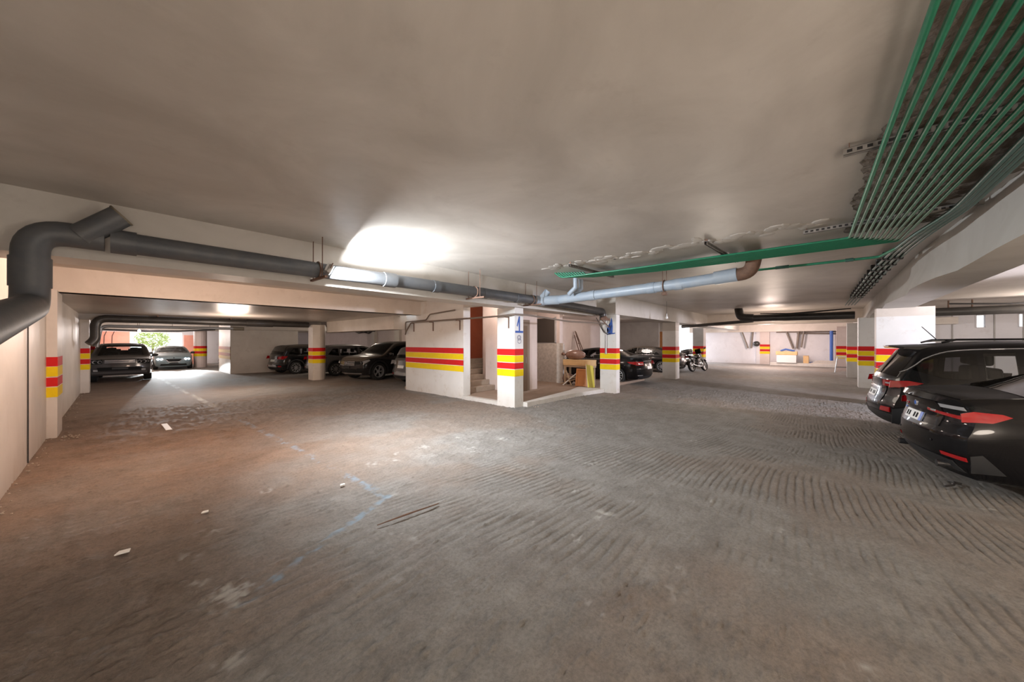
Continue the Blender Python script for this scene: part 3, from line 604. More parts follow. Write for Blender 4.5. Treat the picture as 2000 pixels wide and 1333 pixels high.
strut((6.12, .26), (6.02, -1.2), 'slotted steel channel at the bend of the green pipes')
strut((5.78, 1.36), (7.5, 1.25), 'slotted steel channel above the middle of the green ribbon')
strut((5.72, 3.68), (7.4, 3.6), 'slotted steel channel near the far end of the green ribbon')
# ------------------------------------------------------------------ conduit on the stair wall
cd = thing('conduit', 'brown conduit on small brackets along the white stair wall', 'conduit')
MB().tube(fillet([(6.78, 11.17, 1.96), (6.74, 11.05, 2.06), (6.72, 10.7, 2.36), (6.72, 8.0, 2.37), (6.66, 6.4, 2.37), (6.66, 5.93, 2.40), (7.2, 5.9, 2.40), (9, 5.75, 2.30), (10.8, 5.62, 2.32)], .08, 3), .024, 8).build('tube', M['conduit'], cd, 50)
MB().tube(fillet([(6.80, 11.18, 1.98), (6.79, 11.17, 2.12), (6.79, 11.17, 2.40), (6.78, 9.9, 2.42), (6.78, 9.7, 2.60), (6.78, 8.4, 2.66)], .08, 3), .02, 8).build('tube', M['conduit'], cd, 50)
for y in (10.72, 9.6, 8.25, 6.2):
    mb = MB(); x1 = 6.85 if y > 7 else 6.78
    mb.box(x1-.16, x1, y-.015, y+.015, 2.325, 2.345).box(x1-.02, x1, y-.015, y+.015, 2.05, 2.345); mb.build('bracket', M['iron'], cd)
ca = thing('cable_bundle', 'loose black cables looped from the pipe onto the column with the blue figure', 'cable')
MB().tube([(10.86, 5.9, 2.52), (10.84, 5.74, 2.22), (10.84, 5.62, 2.02), (10.84, 5.48, 1.95), (10.84, 5.38, 1.98)], .012, 6).build('cable', M['cable'], ca, 60)
MB().tube([(10.86, 5.75, 2.32), (10.83, 5.64, 2.1), (10.83, 5.53, 1.99), (10.84, 5.42, 2.06), (10.84, 5.35, 2.25)], .010, 6).build('cable', M['cable'], ca, 60)
# painted figures on the columns: flat brush paint, a few millimetres proud
def paint(pts_list, plane, at, name, parent, m='blue', t=.004):
    mb = MB()
    for poly in pts_list: mb.prism(poly, plane, at, at-t)
    return mb.build(name, M[m], parent)
u = 6.95; v = 2.0     # numeral 1 with base stroke, on the face that looks along the aisle
paint([[(6.94, 1.98), (6.985, 1.98), (6.985, 2.36), (6.94, 2.36)], [(6.94, 2.36), (6.86, 2.12), (6.885, 2.09), (6.95, 2.25)], [(6.80, 1.93), (7.11, 1.93), (7.11, 1.985), (6.80, 1.985)]], 'y', 6.0, 'painted_numeral', col1)
mb = MB()
for cx_, cz_, r_ in ((6.95, 1.81, .072), (6.96, 1.72, .07), (6.95, 1.815, .045)): mb.tube([(cx_+r_*math.cos(t), 5.997, cz_+r_*.9*math.sin(t)) for t in np.linspace(0, 6.283, 18)], .005, 4)
mb.tube([(6.90, 5.997, 1.74), (7.0, 5.997, 1.75)], .005, 4)
mb.build('painted_ring', mat('pale_blue_brush', (.12, .13, .22), .6), col1)
paint([[(5.33, 1.98), (5.50, 1.98), (5.52, 2.10), (5.47, 2.26), (5.42, 2.33), (5.40, 2.40), (5.37, 2.50), (5.34, 2.42), (5.32, 2.2)], [(5.24, 1.965), (5.52, 1.93), (5.52, 1.965), (5.24, 2.0)], [(5.47, 2.10), (5.50, 2.02), (5.56, 2.14), (5.53, 2.2)]], 'x', 10.9, 'painted_figure', col2)
# downpipe of the left corner post, thin cable down the left wall
o = MB().tube([(-.835, 8.2, 2.6), (-.84, 8.25, 0.02)], .008, 6).build('wall_cable', M['cable'], None); tag(o, 'thin dark cable down the near left wall', 'cable')
# hanging bulbs
def bulb(x, y, z, zt, label, on=False):
    h = thing('hanging_bulb', label, 'bulb', (x, y, z))
    MB().tube([(0, 0, zt-z), (.01, 0, (zt-z)/2), (0, 0, .12)], .006, 6).build('cord', M['cable'], h)
    MB().lathe([(0, .14), (.022, .135), (.024, .07), (.02, .06)], 12, Matrix.Rotation(R(-90), 4, 'Y')).build('lamp_holder', M['whiteplastic'], h, 50)
    MB().lathe([(.018, .07), (.03, .05), (.055, .0), (.05, -.035), (.025, -.06), (0, -.066)], 14, Matrix.Rotation(R(-90), 4, 'Y')).build('bulb', M['bulbon' if on else 'bulb'], h, 60)
bulb(13.75, 4.55, 2.62, CZ, 'unlit white bulb hanging before the third middle column')
bulb(.69, 26, 2.26, 2.95, 'glowing bulb hanging above the dark front-facing wagon', True)
# far wall fittings
bp2 = thing('blue_pipe', 'blue upright pipe against the far pale wall', 'pipe')
MB().tube([(32.5, -.1, 0), (32.5, -.1, 2.44)], .09, 12).build('pipe_length', M['bluepipe'], bp2, 50); MB().tube([(32.5, -.1, .25), (32.5, .9, .22), (32.5, 1.4, .12)], .07, 10).build('foot_branch', M['bluepipe'], bp2, 50)
for i, (y, lab) in enumerate(((4.5, 'grey down pipes with a black trap on the far wall'), (1.75, 'cluster of brown down pipes with long arm on the far wall'))):
    h = thing('wall_pipes', lab, 'pipes')
    MB().tube([(32.7, y+.6, 2.45), (32.65, y+.2, 1.2)], .06, 8).build('down_pipe', M['conduit'], h, 50); MB().tube([(32.7, y-.1, 2.45), (32.65, y, 1.2)], .07, 8).build('down_pipe', M['conduit'], h, 50)
    if i == 0: MB().ell((32.6, y-.35, 1.55), .15, .22, .2).build('trap', M['pvcdark'], h, 60)
    else:
        MB().tube([(32.72, y, 2.3), (32.72, -.9, 2.24)], .05, 8).build('side_arm', M['conduit'], h, 50); MB().tube([(32.72, y+1.2, 2.40), (32.72, -1.4, 2.39)], .04, 8).build('upper_arm', M['conduit'], h, 50); MB().tube([(32.6, y-.4, 2.45), (32.6, y-.25, 1.3)], .06, 8).build('down_pipe', M['conduit'], h, 50)
lp = thing('low_platform', 'low pale platform along the far wall', 'platform')
MB().bbox(31.4, 32.6, -.9, 3.2, .0, .22, .02).build('deck', M['kerb'], lp); MB().bbox(31.3, 31.45, -.95, -.6, 0, .55, .02).build('post', M['wood'], lp)
cr = thing('crate', 'white crate with brown top on the platform end', 'crate', (31.6, 2.2, .22))
MB().bbox(-.3, .3, -.5, .6, 0, .55, .02).build('side_panels', M['whiteplastic'], cr); MB().bbox(-.32, .32, -.55, .65, .55, .80, .02).build('lid', M['ply'], cr); MB().tube([(0, -.4, .82), (0, .1, .95), (0, .4, .83)], .06, 8).build('tarpaulin', M['bluepipe'], cr, 60)
pk = thing('packet', 'brown upright packet beside the white crate', 'packet', (31.7, 1.2, .22)); MB().bbox(-.15, .15, -.15, .15, 0, .5, .02).build('side', M['ply'], pk)
MB().bbox(-.15, .15, -.15, .15, .5, .53, .01).build('flap', M['wood'], pk)
pn = thing('plank_stack', 'pale planks lying on the low platform', 'planks', (31.7, .1, .22))
for k in range(4): MB().bbox(-.25+.02*k, .2, -.6, .85-.1*k, .055*k, .05+.055*k, .008).build('plank', M['kerb' if k % 2 else 'cream'], pn)
sl = thing('stool', 'small pale metal stool beside the striped column at the far wall', 'stool', (26.6, -.50, 0))
MB().bbox(-.22, .22, -.22, .22, .84, .90, .015).build('seat', M['whiteplastic'], sl)
for sx in (-1, 1):
    for sy in (-1, 1): MB().tube([(.17*sx, .17*sy, .85), (.27*sx, .27*sy, 0)], .022, 6).build('leg', M['steel'], sl)
MB().tube([(.23, .23, .3), (.23, -.23, .3), (-.23, -.23, .3), (-.23, .23, .3), (.23, .23, .3)], .015, 6).build('stretcher', M['steel'], sl)
# conduits behind the left parked cars
wp = thing('wall_pipes', 'dark pipes with hangers high on the bays wall', 'pipes')
MB().tube([(12.3, 17.0, 2.25), (12.2, 13.0, 2.3)], .05, 8).build('pipe_length', M['pvcdark'], wp, 50)
MB().tube([(12.3, 16.8, 2.25), (12.35, 16.85, 2.0)], .04, 8).build('pipe_end', M['pvcdark'], wp, 50)
for y in (16.4, 15.6, 14.9): MB().tube([(12.3, y, 2.25), (12.3, y, 2.95)], .025, 6).build('rod', M['pvcdark'], wp); MB().tube([(12.5, y-.35, 2.25), (12.5, y-.35, 1.7)], .02, 6).build('rod', M['pvcdark'], wp)
wp = thing('wall_pipes', 'curled dark cables high behind the leftmost parked car', 'cables')
for k in range(3): MB().tube([(12.4, 28-.3*k, 2.55), (12.4, 27, 2.35+.1*k), (12.4, 25.5, 2.5-.1*k), (12.4, 24.5, 2.45+.05*k)], .03, 6).build('cable', M['cable'], wp, 60)
# ------------------------------------------------------------------ marble sheets, ladder and the junk heap on the landing
ms = thing('marble_sheets', 'speckled pale marble sheets leaning under the dark opening', 'stone sheets', (11.62, 8.4, .09))
sx_ = MB().prism([(-.72, 0), (.72, .0), (.70, .35), (.62, .42), (.68, .55), (.66, 1.0), (.62, 1.52), (-.72, 1.56)], 'x', -.12, -.06); sx_.build('front_sheet', M['marble'], ms)
MB().prism([(-.70, 0), (.62, .0), (.60, 1.48), (-.70, 1.5)], 'x', -.03, .03).build('rear_sheet', M['marble'], ms)
ld = thing('ladder', 'dark folded trestle ladder against the pinkish back wall', 'ladder', (18.4, 11.1, 0))
for x0, x1, t_ in ((-.28, -.10, 2.1), (.42, .05, 2.3), (.05, -.02, 2.35)): MB().tube([(x0, -.5, .02), (x1, .3, t_)], .03, 6).build('rail', M['iron'], ld)
for k in range(5): MB().tube([(-.25+.04*k, -.42+.15*k, .4+.4*k), (.34-.07*k, -.42+.15*k, .4+.4*k)], .02, 6).build('rung', M['iron'], ld)
bx = thing('wrapped_roll', 'brown plastic wrapped bundle on top of the junk heap', 'bundle', (11.55, 7.15, 1.05))
mb = MB(); mb.ell((0, 0, .16), .22, .42, .19, seg=18); o = mb.build('wrapped_body', M['bagbrown'], bx, 70)
MB().tube([(-.1, .41, .15), (-.1, .50, .22), (-.05, .55, .17)], [.05, .03, .06], 8).build('knot', M['bagbrown'], bx, 60)
bx = thing('plywood_case', 'flat plywood case lying under the wrapped bundle', 'case', (11.5, 6.98, .82))
MB().bbox(-.22, .22, -.62, .55, 0, .04, .006).build('bottom', M['ply'], bx); MB().bbox(-.22, .22, -.62, .55, .17, .21, .006).build('lid', M['ply'], bx)
MB().bbox(-.22, -.19, -.62, .55, .04, .17, .004).build('front_panel', M['ply'], bx); MB().bbox(-.2, .2, -.62, -.59, .04, .17, .004).build('end_panel', M['ply'], bx)
sh = thing('timber_trestle', 'rough timber trestle carrying the plywood case', 'trestle', (11.5, 6.98, .09))
for x, y in ((-.16, -.55), (.16, -.55), (-.16, .48), (.16, .48)): MB().bbox(x-.035, x+.035, y-.035, y+.035, 0, .70, .006).build('leg', M['wood'], sh)
MB().bbox(-.2, .2, -.62, .55, .66, .73, .008).build('top_rail', M['wood'], sh); MB().bbox(-.18, -.13, -.5, .45, .25, .32, .006).build('stretcher', M['wood'], sh)
cb_ = thing('cabinet_door', 'orange varnished wooden panel leaning against the heap', 'wooden panel', (11.05, 6.56, .10), R(14))
cb_.rotation_euler = (0, R(14), R(12))
MB().bbox(-.015, .015, -.26, .26, 0, .64, .006).build('board', M['orangewood'], cb_)
for y in (-.23, .23): MB().bbox(-.035, -.012, y-.03, y+.03, 0, .64, .005).build('stile', M['orangewood'], cb_)
for z in (.03, .61): MB().bbox(-.035, -.012, -.2, .2, z-.03, z+.03, .005).build('rail', M['orangewood'], cb_)
yb = thing('board', 'thin yellow green board leaning beside the orange panel', 'board', (11.0, 6.18, .09)); yb.rotation_euler = (R(-10), R(10), 0)
MB().bbox(-.25, .25, -.014, .014, 0, .80, .004).build('face_sheet', M['yboard'], yb); MB().bbox(-.26, -.25, -.016, .016, 0, .80, .003).build('edge_strip', M['wood'], yb)
for i, (a, b2, m, lab) in enumerate((((11.0, 7.35, .10), (11.35, 6.95, .55), 'whiteplastic', 'white plastic stick poking from under the junk heap'), ((11.15, 7.55, .12), (11.4, 6.9, .35), 'wood', 'thin grey timber offcut lying under the trestle'), ((10.95, 6.95, .11), (11.3, 7.4, .62), 'wood', 'brown timber offcut leaning on the trestle leg'))):
    h = MB().tube([a, b2], .022, 6).build('stick', M[m], None); tag(h, lab, 'stick')
for i, (y, z, m, lab) in enumerate(((7.45, .12, 'bagbrown', 'crumpled dark sack under the trestle, nearer the marble'), (6.95, .12, 'dark', 'black sack under the trestle behind the orange panel'))):
    mb = MB(); mb.ell((11.55, y, z+.17), .22, .25, .2, seg=12); h = mb.build('sack', M[m], None, 60); tag(h, lab, 'sack')
# scraps on the floor
def on(x, y): return (x, y, .01)
def scrap(name, pts, m, label, cat, t=.006):
    h = thing(name, label, cat, (pts[0][0], pts[0][1], .0)); mb = MB(); mb.prism([(p[0]-pts[0][0], p[1]-pts[0][1]) for p in pts], 'z', .012, .012+t); o = mb.build('sheet', M[m], h); return h
o = MB().tube([(1.58, 3.08, .02), (1.85, 3.05, .026), (2.22, 3.02, .02)], [.004, .009, .005], 6).build('stick', M['iron'], None, 50); tag(o, 'long thin dark twig lying on the open floor', 'stick')
o = MB().prism([(.60, 9.45), (.69, 9.44), (.665, 10.2), (.58, 10.2)], 'z', .004, .012).build('white_strip', mat('flat_white', (1, 1, 1), .6), None); tag(o, 'white strip on the floor near the left pilaster', 'paper')  # plain white strip laid flat on the floor
for i, (x, y, a, lab) in enumerate(((.02, 4.21, .045, 'white paper scrap on the floor near the left wall'), (1.76, 4.27, .03, 'tiny white scrap beside the blue line'), (.57, 4.6, .03, 'pale scrap on the left floor between the streaks'))):
    o = MB().prism([(x-a, y-a*.5), (x+a*.8, y-a*.7), (x+a, y+a*.5), (x-a*.4, y+a*.7)], 'z', .012, .02).build('paper_scrap', M['paper'], None); tag(o, lab, 'scrap')
o = MB().tube([(6.40, -.99, .02), (6.52, -1.08, .025), (6.6, -1.1, .04), (6.66, -1.06, .03), (6.64, -1.16, .02)], .012, 6).build('rubber_strip', M['cable'], None, 60); tag(o, 'twisted black rubber strip on the floor by the black saloon', 'scrap')
# ------------------------------------------------------------------ vehicles
def paintmat(name, c, flake=.0, rough=.25, dust=None, coat=1.0):
    m = mat(name, c, rough, 0, coat, spec=.15, coat_rough=.03 if not dust or dust < .2 else .10)
    if dust:    # settled dust on the faces that look up
        nt = m.node_tree; N, Lk = nt.nodes, nt.links; b = N['Principled BSDF']
        g = N.new('ShaderNodeNewGeometry'); s = N.new('ShaderNodeSeparateXYZ'); Lk.new(g.outputs['Normal'], s.inputs[0])
        r = N.new('ShaderNodeMapRange'); r.inputs[1].default_value = .25; r.inputs[2].default_value = .95; r.inputs[4].default_value = dust; Lk.new(s.outputs['Z'], r.inputs[0])
        mx = N.new('ShaderNodeMixRGB'); Lk.new(r.outputs[0], mx.inputs[0]); mx.inputs[1].default_value = (*c, 1); mx.inputs[2].default_value = (.27, .22, .17, 1); Lk.new(mx.outputs[0], b.inputs['Base Color'])
        r2 = N.new('ShaderNodeMapRange'); r2.inputs[1].default_value = .25; r2.inputs[2].default_value = .95; r2.inputs[3].default_value = coat; r2.inputs[4].default_value = coat*.15; Lk.new(s.outputs['Z'], r2.inputs[0]); Lk.new(r2.outputs[0], b.inputs['Coat Weight'])
        r3 = N.new('ShaderNodeMapRange'); r3.inputs[1].default_value = .25; r3.inputs[2].default_value = .95; r3.inputs[3].default_value = rough; r3.inputs[4].default_value = .6; Lk.new(s.outputs['Z'], r3.inputs[0]); Lk.new(r3.outputs[0], b.inputs['Roughness'])
    return m
def glassmat(name, tint, gl=.05):
    m = bpy.data.materials.new(name); m.use_nodes = True; nt = m.node_tree; N, Lk = nt.nodes, nt.links
    N.remove(N['Principled BSDF']); t = N.new('ShaderNodeBsdfTransparent'); t.inputs[0].default_value = (*tint, 1)
    g = N.new('ShaderNodeBsdfGlossy'); g.inputs['Roughness'].default_value = gl; fr = N.new('ShaderNodeFresnel'); fr.inputs[0].default_value = 1.5
    mx = N.new('ShaderNodeMixShader'); Lk.new(fr.outputs[0], mx.inputs[0]); Lk.new(t.outputs[0], mx.inputs[1]); Lk.new(g.outputs[0], mx.inputs[2]); Lk.new(mx.outputs[0], N['Material Output'].inputs[0])
    return m
V = dict(
    black=paintmat('black_car_paint', (.003, .003, .004), dust=.04, coat=.45), blackd=paintmat('dusty_black_car_paint', (.006, .006, .007), dust=.35),
    grey=paintmat('dark_grey_car_paint', (.045, .042, .042), dust=.3), wht=paintmat('pale_silver_car_paint', (.17, .22, .24), dust=.1),
    brown=paintmat('dusty_anthracite_car_paint', (.016, .015, .016), dust=.62), silver=paintmat('grey_silver_car_paint', (.10, .095, .095), dust=.3),
    glass=glassmat('tinted_car_glass', (.10, .10, .11)), clear=glassmat('clear_car_glass', (.80, .82, .82)), lens=glassmat('clear_lamp_glass', (.75, .75, .75)),
    rubber=mat('tyre_rubber', (.014, .014, .014), .75), cladding=mat('black_cladding', (.018, .018, .019), .5), alloy=mat('alloy_wheel', (.42, .42, .43), .32, .45),
    darkalloy=mat('dark_alloy', (.10, .10, .105), .3, .8), chrome=mat('chrome', (.72, .72, .73), .15, .75), lampred=mat('red_lamp_glass', (.34, .003, .006), .12, 0, 1),
    reflector=mat('lamp_reflector', (.50, .50, .51), .2, .45), plate=mat('white_number_plate', (.75, .75, .72), .4), interior=mat('dark_car_interior', (.02, .02, .021), .7),
    badge=mat('blue_badge', (.03, .12, .45), .3, .2), lampon=mat('lit_headlamp', (1, 1, 1), .3, emit=(.82, .93, 1), es=60), seam=mat('panel_gap', (.002, .002, .002), .9), amber=mat('amber_lens', (.6, .2, .02), .2))
def pchip(xs, ys):
    xs = np.array(xs, float); ys = np.array(ys, float); h = np.diff(xs); dl = np.diff(ys)/h; n = len(xs); d = np.zeros(n)
    for i in range(1, n-1):
        if dl[i-1]*dl[i] > 0: w1 = 2*h[i]+h[i-1]; w2 = h[i]+2*h[i-1]; d[i] = (w1+w2)/(w1/dl[i-1]+w2/dl[i])
    d[0] = dl[0]; d[-1] = dl[-1]
    def f(x):
        x = np.clip(x, xs[0], xs[-1]); i = np.clip(np.searchsorted(xs, x)-1, 0, n-2); t = (x-xs[i])/h[i]
        return (1+2*t)*(1-t)**2*ys[i] + t*(1-t)**2*h[i]*d[i] + t*t*(3-2*t)*ys[i+1] + t*t*(t-1)*h[i]*d[i+1]
    return f
class Car:
    def __init__(s, label, spec, paint, loc, heading, category='car', name='car', group=None):
        s.sp = spec; s.L, s.W, s.H = spec['L'], spec['W']/2, spec['H']; s.zb = spec.get('zb', .2)
        s.top = pchip(*zip(*spec['top'])); s.ws = pchip(*zip(*spec['ws'])); s.rp = pchip(*zip(*spec['rear'])); s.fp = pchip(*zip(*spec['front']))
        s.cr = spec.get('crown', .05); s.cR = spec.get('curveR', .16); s.cF = spec.get('curveF', .25); s.paint = paint
        s.root = thing(name, label, category, (loc[0], loc[1], 0), R(heading), group)
    # --- surface functions
    def plan(s, x):
        d0, k = s.sp.get('taperR', (.9, .09)); d1, k1 = s.sp.get('taperF', (1.1, .13))
        dr = np.clip((d0-(x+s.L/2))/d0, 0, 1); df = np.clip((d1-(s.L/2-x))/d1, 0, 1)
        return 1-k*dr**2.2-k1*df**2.2
    def Wd(s, x, z): return s.W*s.plan(x)*s.ws(z)
    def ze(s, x): return s.top(x)-s.crown(x)
    def crown(s, x): return s.cr
    def xa(s, x, z, y):
        L = s.L; br = np.clip(1-(x+L/2)/(.17*L), 0, 1)**1.5; bf = np.clip(1-(L/2-x)/(.17*L), 0, 1)**1.5; q = np.abs(y)/(s.W*.98)
        return x + (s.rp(z)+s.cR*q**2.6)*br - (s.fp(z)+s.cF*q**2.4)*bf
    def inv(s, x, z):       # side surface: actual x -> (nominal x, y)
        xn = x
        for _ in range(12):
            y = s.Wd(xn, z); xn = np.clip(xn - .8*(s.xa(xn, z, y)-x), -s.L/2, s.L/2)
        return xn, s.Wd(xn, z)
    def half(s, x):
        ze = float(s.ze(x)); zb = s.zb; pts = [(0, zb), (s.Wd(x, zb+.05)*.55, zb), (float(s.Wd(x, zb+.04))-.05, zb)]
        nz_ = 20; r = .05; lv = zb+.035+(ze-r-zb-.035)*np.linspace(0, 1, nz_)
        pts += [(float(s.Wd(x, z)), float(z)) for z in lv]
        ye = float(s.Wd(x, ze-r)); yt = float(s.Wd(x, ze)) - .012
        pts += [(ye-(ye-yt)*.45-.004, ze-r*.45), (yt-.012, ze-r*.12+.0), ]
        y2 = yt-.05
        for k in range(7):
            t = k/6; y = y2*(1-t); pts.append((y, ze + s.cr*(1-(y/(yt+1e-6))**2)))
        return pts
    def body(s, windows, top_windows, arches):
        L = s.L; xf = np.linspace(-L/2, L/2, 600); zf = s.top(xf); arc = np.concatenate([[0], np.cumsum(np.hypot(np.diff(xf), np.diff(zf)*.9))])
        ns = s.sp.get('ns', 70); xs_ = np.interp(np.linspace(0, arc[-1], ns), arc, xf)
        vs = []; fs = []; K = None
        for x in xs_:
            h = s.half(x); K = len(h); ring = h + [(-y, z) for y, z in h[-2:0:-1]]
            vs += [(float(s.xa(x, z, y)), y, z) for y, z in ring]
        m = 2*K-2
        for i in range(ns-1):
            for k in range(m): fs.append((i*m+k, i*m+(k+1) % m, (i+1)*m+(k+1) % m, (i+1)*m+k))
        mb = MB(); mb.add(vs, fs)
        for x, flip in ((xs_[0], 0), (xs_[-1], 1)):     # curved end caps
            h = s.half(x); nc = 14; vv = []; ff = []
            for y, z in h:
                for c in range(nc+1): yy = -y+2*y*c/nc; vv.append((float(s.xa(x, z, yy)), yy, z))
            for k in range(len(h)-1):
                for c in range(nc): a = k*(nc+1)+c; ff.append((a, a+1, a+nc+2, a+nc+1))
            mb.add(vv, ff)
        bm = bmesh.new(); mv = [bm.verts.new(v) for v in mb.v]
        for f in mb.f:
            try: bm.faces.new([mv[i] for i in f])
            except ValueError: pass
        bmesh.ops.remove_doubles(bm, verts=bm.verts, dist=1e-4)
        bmesh.ops.dissolve_degenerate(bm, dist=1e-5, edges=bm.edges)
        bmesh.ops.recalc_face_normals(bm, faces=bm.faces)
        me = bpy.data.meshes.new('body'); bm.to_mesh(me); bm.free(); me.materials.append(s.paint); me.materials.append(V['seam'])
        o = bpy.data.objects.new('body', me); C.objects.link(o)
        # wheel arches cut as real openings
        cut = MB()
        for xw, rw in arches:
            for sd in (-1, 1):
                ya, yb = sd*(s.W-.34), sd*(s.W+.25); n = 30
                vv = [(xw+rw*math.cos(2*math.pi*k/n), yy, s.sp['wr']+rw*math.sin(2*math.pi*k/n)) for yy in (ya, yb) for k in range(n)]
                cut.add(vv, [tuple(range(n)), tuple(range(2*n-1, n-1, -1))]+[(k, (k+1) % n, n+(k+1) % n, n+k) for k in range(n)])
        co = cut.build('cutter', V['seam']); md = o.modifiers.new('b', 'BOOLEAN'); md.object = co; md.operation = 'DIFFERENCE'; md.solver = 'EXACT'; md.material_mode = 'TRANSFER'
        dg = bpy.context.evaluated_depsgraph_get(); nm = bpy.data.meshes.new_from_object(o.evaluated_get(dg)); o.modifiers.clear()
        o.data = nm; bpy.data.objects.remove(co); nm.name = 'body'
        bm = bmesh.new(); bm.from_mesh(nm)
        def inpoly(p, poly):
            r_ = False; j = len(poly)-1
            for i in range(len(poly)):
                if (poly[i][1] > p[1]) != (poly[j][1] > p[1]) and p[0] < (poly[j][0]-poly[i][0])*(p[1]-poly[i][1])/(poly[j][1]-poly[i][1])+poly[i][0]: r_ = not r_
                j = i
            return r_
        dele = []
        for f in bm.faces:
            c = f.calc_center_median()
            if c.z < .7: continue
            vv = [v.co for v in f.verts]
            if abs(f.normal.y) > .55 and any(all(inpoly((v.x, v.z), w_) for v in vv) for w_ in windows): dele.append(f); continue
            if abs(f.normal.y) < .6:
                for x0, x1, v0, v1 in top_windows:
                    if all(x0 < v.x < x1 and abs(v.y) < (v0+(v1-v0)*(v.x-x0)/(x1-x0))*float(s.Wd(v.x, s.ze(v.x))) for v in vv) and c.z > s.ze(c.x)-.05: dele.append(f); break
        bmesh.ops.delete(bm, geom=dele, context='FACES'); bm.to_mesh(nm); bm.free()
        nm.polygons.foreach_set('use_smooth', [True]*len(nm.polygons)); nm.set_sharp_from_angle(angle=R(42))
        o.parent = s.root; s.bodyo = o; return o
    # --- skin patches
    def _grid(s, poly, step):
        bm = bmesh.new(); f = bm.faces.new([bm.verts.new((p[0], p[1], 0)) for p in poly])
        for ax in (0, 1):
            lo, hi = min(p[ax] for p in poly), max(p[ax] for p in poly); n = max(1, int((hi-lo)/step))
            for k in range(1, n+1):
                t = lo+(hi-lo)*k/(n+1); no = (1, 0, 0) if ax == 0 else (0, 1, 0); co_ = (t, 0, 0) if ax == 0 else (0, t, 0)
                bmesh.ops.bisect_plane(bm, geom=bm.verts[:]+bm.edges[:]+bm.faces[:], plane_co=co_, plane_no=no)
        bmesh.ops.triangulate(bm, faces=bm.faces); return bm
    def _make(s, bm, fn, name, m, parent, sm_=40):
        """outer skin from fn(u, v, depth) with a turned-in rim, so the panel has thickness"""
        src = [(v.co.x, v.co.y) for v in bm.verts]; bm.verts.index_update()
        bd = [e for e in bm.edges if len(e.link_faces) == 1]; bde = [(e.verts[0].index, e.verts[1].index) for e in bd]
        fs = [tuple(v.index for v in f.verts) for f in bm.faces]; bm.free(); mb = MB(); n = len(src)
        mb.add([fn(u, v, 0) for u, v in src] + [fn(u, v, 1) for u, v in src], fs + [(a, b, b+n, a+n) for a, b in bde])
        return mb.build(name, m, parent or s.root, sm_)
    def side(s, poly, sd, name, m, off=.004, parent=None, step=.07, depth=.012):
        def fn(u, v, d):
            x, y = s.inv(u, v); return (u, sd*(float(y)+off-d*depth), v)
        return s._make(s._grid(poly, step), fn, name, m, parent)
    def end(s, poly, rear, name, m, off=.006, parent=None, step=.06, depth=.014):
        xe = -s.L/2 if rear else s.L/2; k = 1 if rear else -1
        def fn(u, v, d):
            yy = u*float(s.Wd(xe, v)); return (float(s.xa(xe, v, yy))-k*(off-d*depth), yy, v)
        return s._make(s._grid(poly, step), fn, name, m, parent)
    def topp(s, x0, x1, v0, v1, name, m, off=.005, parent=None, poly=None, step=.08):
        poly = poly or [(x0, -v0), (x1, -v1), (x1, v1), (x0, v0)]
        def fn(u, v, d):
            e = 1e-3; z = float(s.ze(u)); sl = float(s.top(u+e)-s.top(u-e))/(2*e); nn = Vector((-sl, 0, 1)).normalized(); y = v*float(s.Wd(u, z)); zz_ = z + s.cr*(1-v*v)
            return tuple(Vector((float(s.xa(u, zz_, y)), y, zz_)) + nn*(off-d*.012))
        return s._make(s._grid(poly, step), fn, name, m, parent)
    def both(s, poly, name, m, **k): return [s.side(poly, sd, name, m, **k) for sd in (1, -1)]
    def wheel(s, xw, sd, r, wdt=.22, rimr=.70, spokes=5, m='alloy', twin=False, y=None):
        y = s.W-.5*wdt-.015 if y is None else y; mx = Matrix.Translation((xw, sd*y, r)) @ Matrix.Rotation(R(90*sd), 4, 'Z'); h = wdt/2; q = r*rimr
        wo = MB().lathe([(q, -h*.9), (r*.86, -h), (r*.97, -h*.88), (r, -h*.6), (r, h*.6), (r*.97, h*.88), (r*.86, h), (q, h*.9), (q*.98, h*.3), (q*.98, -h*.3)], 32, mx, close=True).build('wheel', V['rubber'], s.root, 45)
        mb = MB(); mb.lathe([(q*1.0, h*.88), (q*.94, h*.92), (q*.90, h*.55), (q*.88, -h*.2)], 32, mx); mb.lathe([(0, h*.72), (q*.16, h*.74), (q*.22, h*.60), (q*.22, 0)], 16, mx)
        for k in range(spokes):
            for e in ((-.13, .13) if twin else (0,)):
                t = 2*math.pi*k/spokes+e; a = t-e*.55; wi, wo_ = (.055, .05) if twin else (.11, .085)
                if spokes > 7 and not twin: wi, wo_ = .06, .05
                def P(rad, ang, ax, w2): c, d = math.cos(ang), math.sin(ang); return (Vector((ax, rad*c-w2*d, rad*d+w2*c)))
                v8 = [P(q*.15, a, h*.70, -q*wi), P(q*.15, a, h*.70, q*wi), P(q*.93, t, h*.84, q*wo_), P(q*.93, t, h*.84, -q*wo_), P(q*.15, a, h*.4, -q*wi), P(q*.15, a, h*.4, q*wi), P(q*.93, t, h*.5, q*wo_), P(q*.93, t, h*.5, -q*wo_)]
                mb.add([mx @ v_ for v_ in v8], [(0, 1, 2, 3), (7, 6, 5, 4), (0, 4, 5, 1), (1, 5, 6, 2), (2, 6, 7, 3), (3, 7, 4, 0)])
        mb.build('rim', V[m], wo, 40)
        MB().lathe([(0, -h*.1), (q*.86, -h*.1), (q*.86, -h*.2)], 24, mx).build('brake_disc', V['seam'], wo, 40)
        return wo
    def wheels(s, **k):
        for xw in s.sp['wx']:
            for sd in (1, -1): s.wheel(xw, sd, s.sp['wr'], **k)
